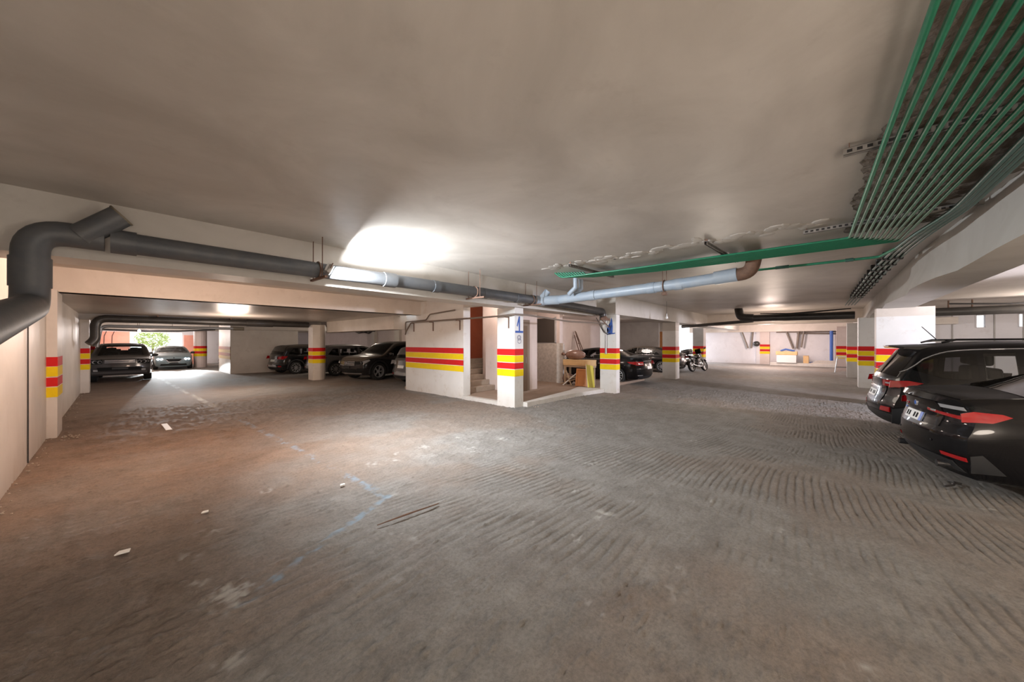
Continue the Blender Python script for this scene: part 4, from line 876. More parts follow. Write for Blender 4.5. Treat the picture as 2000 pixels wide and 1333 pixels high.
    def mirror(s, x, z, m, sd, out=.17):
        y = float(s.Wd(x, z)); mx = Matrix.Translation((x, sd*(y+out*.62), z+.05))
        mb = MB(); mb.ell((0, 0, 0), .085, .115, .075, mx, 14); o = mb.build('side_mirror', m, s.root, 60)
        MB().tube([(x+.02, sd*(y-.03), z-.02), (x+.01, sd*(y+out*.45), z+.01)], .028, 8).build('mirror_foot', V['cladding'], o, 60)
        MB().box(x-.088, x-.078, sd*(y+out*.62)-.085, sd*(y+out*.62)+.085, z, z+.10).build('mirror_glass', V['reflector'], o)
    def handle(s, x, z, sd, m='chrome'):
        y = float(s.inv(x, z)[1]); h = s.root
        o = MB().tube(fillet([(x-.09, sd*(y-.005), z), (x-.085, sd*(y+.03), z), (x+.085, sd*(y+.03), z), (x+.09, sd*(y-.005), z)], .03, 3), .012, 6).build('door_handle', V[m] if isinstance(m, str) else m, h, 60)
    def seats(s, xf=.05, xr=-.75, zf=.62, hr=.50):
        """cabin floor tub, seats, dashboard and wheel seen through the glass"""
        it = MB().box(-s.L*.36, s.L*.27, -s.W*.80, s.W*.80, .32, .40).build('cabin_floor', V['interior'], s.root)
        for x in (xf, xr):
            for y in (-.36, .36):
                mb = MB(); mb.bbox(x-.22, x+.28, y-.24, y+.24, .40, zf, .05); mb.bbox(x-.32, x-.16, y-.24, y+.24, zf-.08, zf+hr, .05); mb.bbox(x-.33, x-.22, y-.13, y+.13, zf+hr+.03, zf+hr+.22, .04)
                mb.build('car_seat', V['interior'], it, 50)
        MB().bbox(xf+.75, xf+1.15, -s.W*.78, s.W*.78, .55, .92, .06).build('dashboard', V['interior'], it, 50)
        MB().tube([(xf+.68+.06*math.sin(t), .36+.18*math.cos(t), .92+.17*math.sin(t)) for t in np.linspace(0, 6.283, 20)], .014, 6).build('steering_wheel', V['interior'], it, 60)
    def doors(s, polys, m, off=.0035):
        for p_ in polys:
            for sd in (1, -1): s.side(p_, sd, 'door', m, off=off, step=.10)
def arch_trim(car, xw, rw, m, wdt=.055, zlo=None):
    z0 = car.sp['wr']; zlo = zlo if zlo is not None else car.zb+.06
    t0 = math.asin(max(-.9, min(.9, (zlo-z0)/rw)))
    ts = np.linspace(math.pi-t0, t0, 16)
    for sd in (1, -1):
        mb = MB(); vs = []
        for t in ts:
            for r_, of in ((rw-.004, -.02), (rw-.004, .016), (rw+wdt, .014), (rw+wdt, -.01)):
                x, z = xw+r_*math.cos(t), z0+r_*math.sin(t); y = float(car.inv(x, z)[1]); vs.append((x, sd*(y+of), z))
        mb.add(vs, [(i*4+k, i*4+(k+1) % 4, (i+1)*4+(k+1) % 4, (i+1)*4+k) for i in range(len(ts)-1) for k in range(4)])
        mb.build('arch_trim', m, car.root, 40)
WS_SEDAN = [(.18, .93), (.30, .975), (.50, .995), (.70, 1.0), (.86, .975), (.96, .93), (1.12, .855), (1.30, .755), (1.44, .66)]
WS_SUV = [(.2, .94), (.34, .985), (.55, 1.0), (.80, 1.0), (.98, .98), (1.08, .95), (1.30, .885), (1.52, .805), (1.74, .70)]
SED = dict(L=4.7, W=1.83, H=1.44, wr=.325, wx=(-1.38, 1.45), zb=.19, ws=WS_SEDAN, crown=.045,
    top=[(-2.35, 1.01), (-2.30, 1.075), (-2.05, 1.105), (-1.72, 1.13), (-1.45, 1.20), (-1.0, 1.36), (-.6, 1.425), (-.1, 1.445), (.35, 1.40), (.8, 1.20), (1.18, 1.02), (1.35, .985), (1.9, .89), (2.2, .79), (2.35, .66)],
    rear=[(.19, .16), (.32, .05), (.48, .0), (.62, .0), (.70, .03), (.85, .07), (.96, .055), (1.01, .0)], front=[(.19, .12), (.35, .03), (.5, 0), (.66, .06)], curveR=.24, curveF=.32, taperR=(1.0, .10), taperF=(1.1, .14))
SUV = dict(L=4.65, W=1.87, H=1.72, wr=.365, wx=(-1.36, 1.36), zb=.24, ws=WS_SUV, crown=.045,
    top=[(-2.325, 1.02), (-2.28, 1.10), (-2.12, 1.30), (-1.92, 1.52), (-1.82, 1.60), (-1.5, 1.68), (-.8, 1.725), (0, 1.72), (.5, 1.64), (.95, 1.36), (1.28, 1.13), (1.42, 1.09), (1.95, 1.0), (2.2, .90), (2.325, .76)],
    rear=[(.24, .14), (.36, .03), (.52, 0), (.62, .02), (.75, .07), (.95, .10), (1.02, .10)], front=[(.24, .14), (.4, .04), (.55, 0), (.76, .05)], curveR=.20, curveF=.28, taperR=(.9, .09), taperF=(1.0, .13))
def spec(base, **k): d = dict(base); d.update(k); return d

# --- black saloon in the right foreground (tail towards the aisle)
c = Car('glossy black saloon with thin red tail lamps, nearest car on the right', spec(SED, wx=(-1.24, 1.45), zb=.165), V['black'], (7.41, -3.11), -80)
sw = [[(-1.28, .97), (-.86, .975), (-.86, 1.30), (-1.0, 1.27)], [(-.80, .97), (.0, .965), (.0, 1.36), (-.45, 1.37), (-.80, 1.32)], [(.06, .965), (1.02, .95), (.62, 1.20), (.30, 1.33), (.06, 1.36)]]
c.body(sw, [(-1.66, -.88, .84, .80), (.40, 1.20, .80, .88)], [(x, .375) for x in c.sp['wx']])
for p_ in sw: c.both(p_, 'side_window', V['glass'])
c.topp(-1.70, -.86, .90, .86, 'rear_window', V['glass']); c.topp(.38, 1.23, .84, .92, 'windshield', V['clear']); c.seats()
c.doors([[(-.92, .36), (-.02, .33), (-.02, .95), (-.83, .955), (-1.02, .80)], [(.0, .33), (1.02, .33), (1.08, .6), (1.04, .93), (.0, .95)]], V['black'])
for sd in (1, -1): c.handle(-.62, .80, sd, V['black']); c.handle(.22, .79, sd, V['black']); c.mirror(.92, .96, V['black'], sd)
# trunk lid with lip, lamps, bumper pieces
c.topp(-2.27, -1.74, .93, .90, 'trunk_lid', V['black'], off=.006)
c.end([(-.62, .70), (.62, .70), (.64, .84), (.60, .985), (-.60, .985), (-.64, .84)], True, 'trunk_panel', V['black'], off=.008)
for sd in (1, -1):
    lo = c.end([(sd*.34, .858), (sd*.985, .815), (sd*.985, .885), (sd*.84, .862), (sd*.34, .885)], True, 'tail_lamp', V['lampred'], off=.014)
    c.side([(-2.20, .81), (-1.99, .825), (-1.86, .90), (-1.92, .925), (-2.10, .93), (-2.20, .90)], sd, 'lamp_wing', V['lampred'], off=.012, parent=lo, step=.05)
    c.end([(sd*.50, .925), (sd*.96, .925), (sd*.96, .965), (sd*.60, .965)], True, 'lamp_trim', V['reflector'], off=.006, parent=lo)
    rf = c.end([(sd*.70, .385), (sd*.985, .37), (sd*.985, .415), (sd*.70, .425)], True, 'reflector', V['lampred'], off=.014)
    c.side([(-2.12, .25), (-1.90, .28), (-2.06, .47), (-2.14, .44)], sd, 'bumper_vent', V['cladding'], off=.006)
c.end([(-.86, .22), (.86, .22), (.80, .34), (.55, .36), (-.55, .36), (-.80, .34)], True, 'diffuser', V['cladding'], off=.012)
pl_ = c.end([(-.28, .70), (.28, .70), (.28, .81), (-.28, .81)], True, 'number_plate', V['plate'], off=.020)
c.end([(-.28, .70), (-.21, .70), (-.21, .81), (-.28, .81)], True, 'plate_band', V['badge'], off=.023, parent=pl_)
for k_ in range(5):
    u_ = -.15+.085*k_; c.end([(u_, .725), (u_+.05, .725), (u_+.05, .785), (u_, .785)], True, 'plate_mark', V['seam'], off=.022, parent=pl_, step=.2) if k_ != 2 else None
mb = MB(); mx = Matrix.Translation((float(c.xa(-2.35, .905, 0))-.012, 0, .905)) @ Matrix.Rotation(math.pi, 4, 'Z'); mb.lathe([(0, .01), (.034, .008), (.040, 0), (.040, -.02)], 20, mx)
bo = mb.build('badge', V['chrome'], c.root, 40); mb = MB(); mb.lathe([(0, .012), (.026, .011), (.027, .008)], 16, mx); mb.build('badge_disc', V['badge'], bo, 40)
c.end([(-.52, .86), (-.42, .86), (-.42, .88), (-.52, .88)], True, 'lettering', V['chrome'], off=.016, step=.2); c.end([(.40, .80), (.50, .80), (.50, .82), (.40, .82)], True, 'lettering', V['badge'], off=.016, step=.2)
for u_ in (-.5, .5): MB().ell((float(c.xa(-2.35, .52, u_*.9))-.004, u_*.9, .52), .006, .014, .014).build('parking_sensor', V['cladding'], c.root, 60)
for sd in (1, -1): MB().tube([(-2.30, sd*.55, .27), (-2.12, sd*.55, .27)], .04, 12).build('exhaust_tip', V['darkalloy'], c.root, 50)
mb = MB()
for sd in (1, -1):
    xs_ = np.linspace(-.95, 1.25, 24); mb.tube([(x, sd*(float(c.Wd(x, .955))+.004), .957-.01*x) for x in xs_], .009, 6)
mb.build('window_trim', V['cladding'], c.root, 60)
c.wheels(spokes=5, twin=True)
for k, sd in ((0, 1), (0, -1)): c.end([(sd*.50, .60), (sd*.98, .58), (sd*.98, .68), (sd*.52, .68)], False, 'headlamp', V['lens'], off=.01)

# --- black sport wagon beside it
SUV2 = spec(SUV, L=4.7, W=1.88, top=[(-2.35, 1.03), (-2.31, 1.10), (-2.16, 1.27), (-1.98, 1.48), (-1.90, 1.575), (-1.6, 1.665), (-.8, 1.715), (0, 1.71), (.5, 1.63), (.95, 1.36), (1.28, 1.13), (1.42, 1.09), (1.95, 1.0), (2.2, .90), (2.35, .76)])
c = Car('black sport wagon with roof spoiler and aerial, parked before the wide pier', SUV2, V['black'], (10.08, -2.92), -84.5)
sw = [[(-1.95, 1.22), (-1.62, 1.10), (-1.25, 1.075), (-1.25, 1.50), (-1.55, 1.51), (-1.80, 1.42)], [(-1.18, 1.08), (-.86, 1.06), (-.86, 1.53), (-1.18, 1.51)], [(-.78, 1.06), (.02, 1.045), (.02, 1.55), (-.78, 1.535)], [(.10, 1.045), (1.08, 1.03), (.78, 1.30), (.48, 1.46), (.10, 1.545)]]
c.body(sw, [(-2.26, -1.93, .80, .80), (.52, 1.30, .80, .88)], [(x, .425) for x in SUV['wx']])
for i, p_ in enumerate(sw): c.both(p_, 'side_window', V['glass'] if i == 0 else V['clear'])
c.topp(-2.30, -1.92, .88, .86, 'rear_window', V['glass']); c.topp(.50, 1.33, .84, .92, 'windshield', V['clear']); c.seats(zf=.75, hr=.52)
c.doors([[(-.98, .45), (.04, .40), (.04, 1.03), (-.84, 1.045), (-1.0, .9)], [(.06, .40), (1.02, .40), (1.14, .7), (1.10, 1.0), (.06, 1.03)]], V['black'])
for sd in (1, -1):
    c.handle(-.66, .92, sd, V['black']); c.handle(.26, .90, sd, V['black']); c.mirror(.95, 1.05, V['black'], sd)
    xs_ = np.linspace(-2.10, .95, 34); ztrim = pchip([-2.12, -1.98, -1.8, -1.5, -1.1, -.4, .3, .95], [1.16, 1.24, 1.42, 1.545, 1.58, 1.60, 1.585, 1.36])
    MB().tube([(x, sd*(float(c.inv(x, float(ztrim(x)))[1])+.006), float(ztrim(x))) for x in xs_], .010, 6).build('chrome_strip', V['chrome'], c.root, 60)
    MB().tube([(-1.55, sd*.52, 1.685), (-1.4, sd*.56, 1.735), (.15, sd*.57, 1.745), (.3, sd*.56, 1.70)], .017, 8).build('roof_rail', V['black'], c.root, 60)
    lo = c.end([(sd*.50, .90), (sd*.985, .90), (sd*.985, 1.015), (sd*.48, 1.01)], True, 'tail_lamp', V['lampred'], off=.016)
    c.side([(-2.24, .90), (-1.98, .93), (-1.84, 1.00), (-2.0, 1.03), (-2.22, 1.015)], sd, 'lamp_wing', V['lampred'], off=.014, parent=lo, step=.05)
    c.end([(sd*.62, .945), (sd*.98, .945), (sd*.98, .975), (sd*.62, .972)], True, 'lamp_band', V['reflector'], off=.020, parent=lo)
    c.end([(sd*.66, .46), (sd*.93, .46), (sd*.93, .545), (sd*.70, .545)], True, 'reflector', V['lampred'], off=.016)
    c.side([(-2.2, .27), (-1.82, .30), (-1.80, .62), (-2.0, .58), (-2.2, .52)], sd, 'bumper_corner', V['cladding'], off=.004)
c.end([(-.97, .26), (.97, .26), (.97, .42), (.60, .45), (-.60, .45), (-.97, .42)], True, 'bumper_lower', V['cladding'], off=.012)
c.end([(-.62, .62), (.62, .62), (.66, .84), (.60, 1.0), (-.60, 1.0), (-.66, .84)], True, 'tailgate', V['black'], off=.010)
c.end([(-.50, .845), (.50, .845), (.50, .875), (-.50, .875)], True, 'chrome_bar', V['chrome'], off=.022); pl_ = c.end([(-.28, .68), (.28, .68), (.28, .80), (-.28, .80)], True, 'number_plate', V['plate'], off=.020)
for k_ in range(5):
    u_ = -.22+.095*k_; c.end([(u_, .71), (u_+.055, .71), (u_+.055, .77), (u_, .77)], True, 'plate_mark', V['seam'], off=.022, parent=pl_, step=.2) if k_ != 2 else None
# roof spoiler: a wing plate standing over the rear window
mb = MB(); nn = 14
for i in range(nn+1):
    v_ = -1+2*i/nn; y = v_*.62
    for x, z in ((-1.72, 1.655), (-2.10, 1.635+.0), (-2.12, 1.605), (-1.80, 1.585)): mb.v.append((x+.10*v_*v_, y, z-.03*v_*v_))
for i in range(nn):
    for k in range(4): mb.f.append((i*4+k, i*4+(k+1) % 4, (i+1)*4+(k+1) % 4, (i+1)*4+k)); mb.mi.append(0)
mb.f += [(0, 1, 2, 3), tuple(nn*4+k for k in (3, 2, 1, 0))]; mb.mi += [0, 0]
spo = mb.build('roof_spoiler', V['black'], c.root, 35); MB().box(-2.125, -2.112, -.20, .20, 1.608, 1.625).build('brake_lamp', V['lampred'], spo)
an = MB().prism([(-1.62, 1.69), (-1.36, 1.71), (-1.40, 1.735), (-1.50, 1.74)], 'y', -.03, .03).build('aerial_foot', V['black'], c.root); MB().tube([(-1.47, 0, 1.73), (-1.66, 0, 1.98)], [.009, .006], 6).build('aerial_mast', V['cladding'], an, 60)
for xw in SUV2['wx']: arch_trim(c, xw, .425, V['cladding'])
c.wheels(spokes=5, twin=True, wdt=.24); [c.end([(sd*.5, .72), (sd*.98, .72), (sd*.98, .86), (sd*.52, .82)], False, 'headlamp', V['lens'], off=.01) for sd in (1, -1)]

# --- dark wagon facing the camera on the left (upright, boxy)
WSX = [(.2, .95), (.34, .985), (.55, 1.0), (.84, 1.0), (.98, .985), (1.07, .95), (1.30, .875), (1.50, .80), (1.68, .71)]
RR = dict(L=4.75, W=1.90, H=1.64, wr=.385, wx=(-1.40, 1.40), zb=.29, ws=WSX, crown=.035, taperF=(.8, .07), taperR=(.8, .06), curveR=.10, curveF=.14,
    top=[(-2.375, 1.08), (-2.33, 1.14), (-2.05, 1.50), (-1.9, 1.57), (-1.0, 1.635), (0, 1.64), (.42, 1.59), (.85, 1.29), (1.12, 1.09), (1.24, 1.055), (2.0, 1.02), (2.28, .985), (2.375, .93)],
    rear=[(.29, .1), (.45, 0), (.7, .02), (1.15, .08)], front=[(.29, .12), (.45, .02), (.6, 0), (.8, .02), (.96, .04)])
c = Car('dark upright wagon facing out beside the left wall', RR, V['grey'], (.12, 22.15+2.375), -92)
sw = [[(-1.95, 1.07), (-1.25, 1.05), (-1.25, 1.44), (-1.80, 1.44)], [(-1.15, 1.05), (-.15, 1.04), (-.15, 1.49), (-1.15, 1.47)], [(-.07, 1.04), (.95, 1.02), (.72, 1.26), (.42, 1.47), (-.07, 1.49)]]
c.body(sw, [(-2.28, -1.98, .86, .84), (.46, 1.12, .84, .90)], [(x, .44) for x in RR['wx']])
for p_ in sw: c.both(p_, 'side_window', V['clear'])
c.topp(-2.30, -1.96, .90, .88, 'rear_window', V['clear']); c.topp(.44, 1.16, .88, .94, 'windshield', V['clear']); c.seats(zf=.74, hr=.46)
for sd in (1, -1):
    c.mirror(.92, 1.04, V['grey'], sd, .22); lo = c.end([(sd*.56, .78), (sd*.985, .76), (sd*.985, .95), (sd*.56, .96)], False, 'headlamp', V['seam'], off=.010)
    for u_, r_ in ((.66, .062), (.82, .068), (.94, .045)):
        yy = u_*.86*sd; mx = Matrix.Translation((float(c.xa(2.375, .86, yy))+.012, yy, .862)); MB().lathe([(r_, 0), (r_*.96, .012), (r_*.6, -.008), (0, -.015)], 16, mx).build('lamp_unit', V['reflector'], lo, 50)
    c.end([(sd*.70, .47), (sd*.84, .47), (sd*.84, .55), (sd*.70, .55)], False, 'fog_lamp', V['reflector'], off=.012)
    for p_ in ([(-1.12, .5), (-.12, .48), (-.12, 1.02), (-1.12, 1.03)], [(-.10, .48), (.92, .48), (1.0, .8), (.95, 1.0), (-.10, 1.02)]): c.side(p_, sd, 'door', V['grey'], off=.004, step=.12)
g_ = c.end([(-.50, .80), (.50, .80), (.53, .955), (-.53, .955)], False, 'grille', V['cladding'], off=.010)
for k_ in range(3): c.end([(-.49, .82+.045*k_), (.49, .82+.045*k_), (.49, .838+.045*k_), (-.49, .838+.045*k_)], False, 'grille_bar', V['chrome'] if k_ == 2 else V['reflector'], off=.022, parent=g_, step=.3)
c.end([(-.62, .962), (.62, .962), (.62, .972), (-.62, .972)], False, 'hood_edge', V['seam'], off=.004, step=.3); c.end([(.30, .87), (.40, .87), (.40, .895), (.30, .895)], False, 'badge', V['chrome'], off=.026, step=.3)
c.end([(-.95, .66), (.95, .66), (.95, .715), (-.95, .715)], False, 'bumper_top', V['grey'], off=.03); c.end([(-.72, .50), (.72, .50), (.72, .64), (-.72, .64)], False, 'lower_intake', V['seam'], off=.012)
c.end([(-.90, .36), (.90, .36), (.90, .45), (-.90, .45)], False, 'skid_plate', V['silver'], off=.012); c.end([(-.26, .545), (.26, .545), (.26, .62), (-.26, .62)], False, 'number_plate', V['cladding'], off=.018)
c.wheels(spokes=5, wdt=.26)

# --- pale saloon with lit headlamps behind it
WH = spec(SED, L=4.55, W=1.80)
c = Car('pale silver saloon with both headlamps lit, behind the dark upright wagon', WH, V['wht'], (2.28, 29.6+2.3), -91)
sw = [[(-1.2, .97), (-.1, .96), (-.1, 1.35), (-.5, 1.37), (-.95, 1.28)], [(-.02, .96), (1.02, .95), (.62, 1.20), (.30, 1.33), (-.02, 1.36)]]
c.body(sw, [(-1.66, -.9, .82, .80), (.40, 1.20, .80, .88)], [(x, .375) for x in SED['wx']])
for p_ in sw: c.both(p_, 'side_window', V['clear'])
c.topp(-1.68, -.88, .88, .84, 'rear_window', V['clear']); c.topp(.38, 1.23, .84, .92, 'windshield', V['clear']); c.seats()
for sd in (1, -1):
    c.mirror(.92, .96, V['grey'], sd, .2)
    lo = c.end([(sd*.52, .585), (sd*.99, .60), (sd*.99, .70), (sd*.55, .66)], False, 'headlamp', V['reflector'], off=.010)
    for u_ in (.66, .84):
        yy = u_*.80*sd; mx = Matrix.Translation((float(c.xa(2.275, .635, yy))+.016, yy, .64)); MB().lathe([(.05, 0), (.045, .012), (0, .016)], 14, mx).build('lamp_unit', V['lampon'], lo, 50)
g_ = c.end([(-.34, .48), (.34, .48), (.46, .62), (.40, .66), (-.40, .66), (-.46, .62)], False, 'grille', V['seam'], off=.012); c.end([(-.44, .60), (-.30, .465), (.30, .465), (.44, .60), (.42, .60), (.28, .48), (-.28, .48), (-.42, .60)], False, 'grille_rim', V['chrome'], off=.020, parent=g_)
c.end([(-.80, .26), (.80, .26), (.74, .36), (-.74, .36)], False, 'lower_intake', V['seam'], off=.012); c.end([(-.05, .70), (.05, .70), (.05, .74), (-.05, .74)], False, 'badge', V['seam'], off=.01, step=.3); c.end([(-.26, .38), (.26, .38), (.26, .46), (-.26, .46)], False, 'number_plate', V['cladding'], off=.02)
c.wheels(spokes=10)
for sd in (-1, 1): light('headlight', 'SPOT', (2.28+sd*.62, 29.35, .66), 2200, (.88, .96, 1), (2.28+sd*.62+.1, 19.35, -2.75), .05, 42, .3)

# --- dark wagon tail outward, left row
HB = spec(SUV, L=4.2, W=1.80, H=1.55, wr=.335, wx=(-1.28, 1.22), zb=.22, ws=[(.2, .94), (.34, .985), (.55, 1.0), (.76, 1.0), (.92, .97), (1.0, .94), (1.2, .87), (1.4, .79), (1.58, .70)],
    top=[(-2.1, .96), (-2.05, 1.04), (-1.86, 1.24), (-1.72, 1.42), (-1.6, 1.475), (-1.2, 1.53), (-.5, 1.56), (.1, 1.545), (.5, 1.44), (.95, 1.13), (1.15, 1.02), (1.3, .985), (1.75, .90), (2.0, .80), (2.1, .70)],
    rear=[(.22, .12), (.36, .02), (.5, 0), (.62, .04), (.8, .08), (.96, .10)], front=[(.22, .1), (.4, .02), (.55, 0), (.70, .04)])
def hatch(label, paint, loc, heading, lampm='lampred', sp=HB, rim='darkalloy', dusty=False):
    c = Car(label, sp, paint, loc, heading); k = sp['L']/4.2
    sw = [[(-1.62*k, 1.07), (-1.12*k, 1.0), (-1.12*k, 1.36), (-1.36*k, 1.36)], [(-1.05*k, 1.0), (-.12*k, .985), (-.12*k, 1.41), (-1.05*k, 1.375)], [(-.05*k, .985), (.86*k, .96), (.62*k, 1.20), (.35*k, 1.36), (-.05*k, 1.41)]]
    c.body(sw, [(-2.02*k, -1.76*k, .8, .8), (.52*k, 1.08*k, .80, .88)], [(x, sp['wr']+.055) for x in sp['wx']])
    for i, p_ in enumerate(sw): c.both(p_, 'side_window', V['glass'] if i == 0 else V['clear'])
    c.topp(-2.04*k, -1.74*k, .88, .86, 'rear_window', V['glass']); c.topp(.50*k, 1.10*k, .86, .92, 'windshield', V['clear']); c.seats(hr=.5)
    c.doors([[(-1.06*k, .40), (-.10*k, .36), (-.10*k, .965), (-1.06*k, .98)], [(-.08*k, .36), (.78*k, .36), (.86*k, .6), (.84*k, .94), (-.08*k, .965)]], paint)
    for sd in (1, -1):
        c.handle(-.86*k, .86, sd, paint); c.handle(.05*k, .85, sd, paint); c.mirror(.78*k, .98, V['cladding'], sd)
        lo = c.end([(sd*.52, .80), (sd*.985, .78), (sd*.985, .945), (sd*.56, .935)], True, 'tail_lamp', V[lampm], off=.014)
        c.side([(-2.0*k, .79), (-1.78*k, .84), (-1.68*k, .95), (-1.96*k, .955)], sd, 'lamp_wing', V[lampm], off=.012, parent=lo, step=.05)
        c.end([(sd*.70, .40), (sd*.92, .40), (sd*.92, .46), (sd*.70, .46)], True, 'reflector', V['lampred'], off=.014)
        c.end([(sd*.52, .62), (sd*.98, .62), (sd*.98, .76), (sd*.54, .72)], False, 'headlamp', V['reflector'], off=.01)
        MB().tube([(x, sd*(float(c.Wd(x, .975))+.004), .982) for x in np.linspace(-1.2*k, .8*k, 16)], .010, 6).build('window_trim', V['chrome'], c.root, 60)
    c.end([(-.95, .25), (.95, .25), (.92, .38), (-.92, .38)], True, 'bumper_lower', V['cladding'], off=.012); c.end([(-.55, .36), (.55, .36), (.5, .50), (-.5, .50)], True, 'bumper_insert', V['reflector'], off=.010)
    c.end([(-.26, .66), (.26, .66), (.26, .77), (-.26, .77)], True, 'number_plate', V['plate'], off=.018); c.end([(-.56, .56), (.56, .56), (.6, .92), (-.6, .92)], True, 'tailgate', paint, off=.008)
    sm_ = c.topp(-1.92*k, -1.50*k, .90, .90, 'roof_spoiler', paint, off=.022)
    for xw in sp['wx']: arch_trim(c, xw, sp['wr']+.055, V['cladding'])
    c.wheels(spokes=10, m=rim); return c
hatch('dark green black hatchback parked tail out beside the cream block', V['blackd'], (5.30+2.08, 21.95), 9, rim='alloy')
hatch('dusty dark grey crossover mostly behind the half rounded column', V['silver'], (6.25+2.23, 19.25), 6, sp=spec(HB, L=4.5, W=1.84, wx=(-1.36, 1.32), wr=.35, top=[(x*4.5/4.2, z) for x, z in HB['top']]), rim='alloy')
# --- dusty black wagon nose out
TG = spec(SUV, L=4.85, W=1.94, H=1.72, wr=.385, wx=(-1.40, 1.46), top=[(-2.425, 1.02), (-2.36, 1.14), (-2.18, 1.34), (-2.0, 1.54), (-1.88, 1.62), (-1.5, 1.69), (-.8, 1.72), (0, 1.715), (.4, 1.65), (.85, 1.38), (1.22, 1.15), (1.36, 1.115), (1.95, 1.06), (2.25, .99), (2.425, .84)], front=[(.24, .18), (.42, .05), (.55, 0), (.7, .0), (.84, .02)], curveF=.30)
c = Car('dusty black wagon parked nose out with a bright barred grille', TG, V['brown'], (6.62+2.38, 16.05), 190)
sw = [[(-1.95, 1.20), (-1.30, 1.09), (-1.30, 1.52), (-1.78, 1.47)], [(-1.22, 1.09), (-.18, 1.07), (-.18, 1.56), (-1.22, 1.53)], [(-.10, 1.07), (1.0, 1.05), (.72, 1.30), (.40, 1.48), (-.10, 1.56)]]
c.body(sw, [(-2.3, -2.0, .8, .8), (.44, 1.22, .80, .88)], [(x, .44) for x in TG['wx']])
for p_ in sw: c.both(p_, 'side_window', V['glass'])
c.topp(-2.32, -1.98, .88, .86, 'rear_window', V['glass']); c.topp(.42, 1.25, .86, .92, 'windshield', V['glass']); c.seats(zf=.75, hr=.52)
c.doors([[(-1.0, .45), (-.14, .42), (-.14, 1.05), (-1.18, 1.07)], [(-.12, .42), (.92, .42), (1.02, .7), (1.0, 1.02), (-.12, 1.05)]], V['brown'])
c.topp(1.40, 2.28, .88, .80, 'hood', V['brown'], off=.008)
g_ = c.end([(-.60, .66), (.60, .66), (.64, .86), (-.64, .86)], False, 'grille', V['seam'], off=.012)
for k_ in range(4): c.end([(-.60, .675+.05*k_), (.60, .675+.05*k_), (.60, .695+.05*k_), (-.60, .695+.05*k_)], False, 'grille_bar', V['chrome'], off=.026, parent=g_, step=.2)
mx = Matrix.Translation((float(c.xa(2.425, .77, 0))+.03, 0, .77)); MB().tube([mx @ Vector((.008, .075*math.cos(t), .075*math.sin(t))) for t in np.linspace(0, 6.283, 22)], .009, 6).build('badge_ring', V['chrome'], c.root, 60)
for sd in (1, -1):
    lo = c.end([(sd*.64, .72), (sd*.985, .73), (sd*.985, .86), (sd*.64, .85)], False, 'headlamp', V['seam'], off=.010); c.side([(2.18, .74), (2.24, .86), (1.96, .93), (1.90, .88)], sd, 'lamp_wing', V['reflector'], off=.010, parent=lo, step=.05)
    yy = .76*sd; mx = Matrix.Translation((float(c.xa(2.425, .79, yy))+.014, yy, .79)); MB().lathe([(.055, 0), (.05, .012), (.03, -.005), (0, -.01)], 14, mx).build('lamp_unit', V['reflector'], lo, 50)
    c.handle(-.85, .94, sd, V['brown']); c.handle(.1, .93, sd, V['brown']); c.mirror(.90, 1.08, V['brown'], sd)
    c.end([(sd*.62, .38), (sd*.93, .40), (sd*.93, .56), (sd*.72, .56)], False, 'side_intake', V['seam'], off=.010)
c.end([(-.58, .36), (.58, .36), (.62, .52), (-.62, .52)], False, 'lower_intake', V['seam'], off=.010); c.end([(-.85, .30), (.85, .30), (.85, .335), (-.85, .335)], False, 'chrome_bar', V['chrome'], off=.018); c.end([(-.26, .55), (.26, .55), (.26, .64), (-.26, .64)], False, 'number_plate', V['cladding'], off=.02)
for xw in TG['wx']: arch_trim(c, xw, .44, V['cladding'])
c.wheels(spokes=5, twin=True, wdt=.25)
# --- grey car end showing beside the stair wall
hatch('dusty grey hatchback just showing past the white stair wall', V['silver'], (7.35+2.1, 12.55), 0, lampm='reflector')
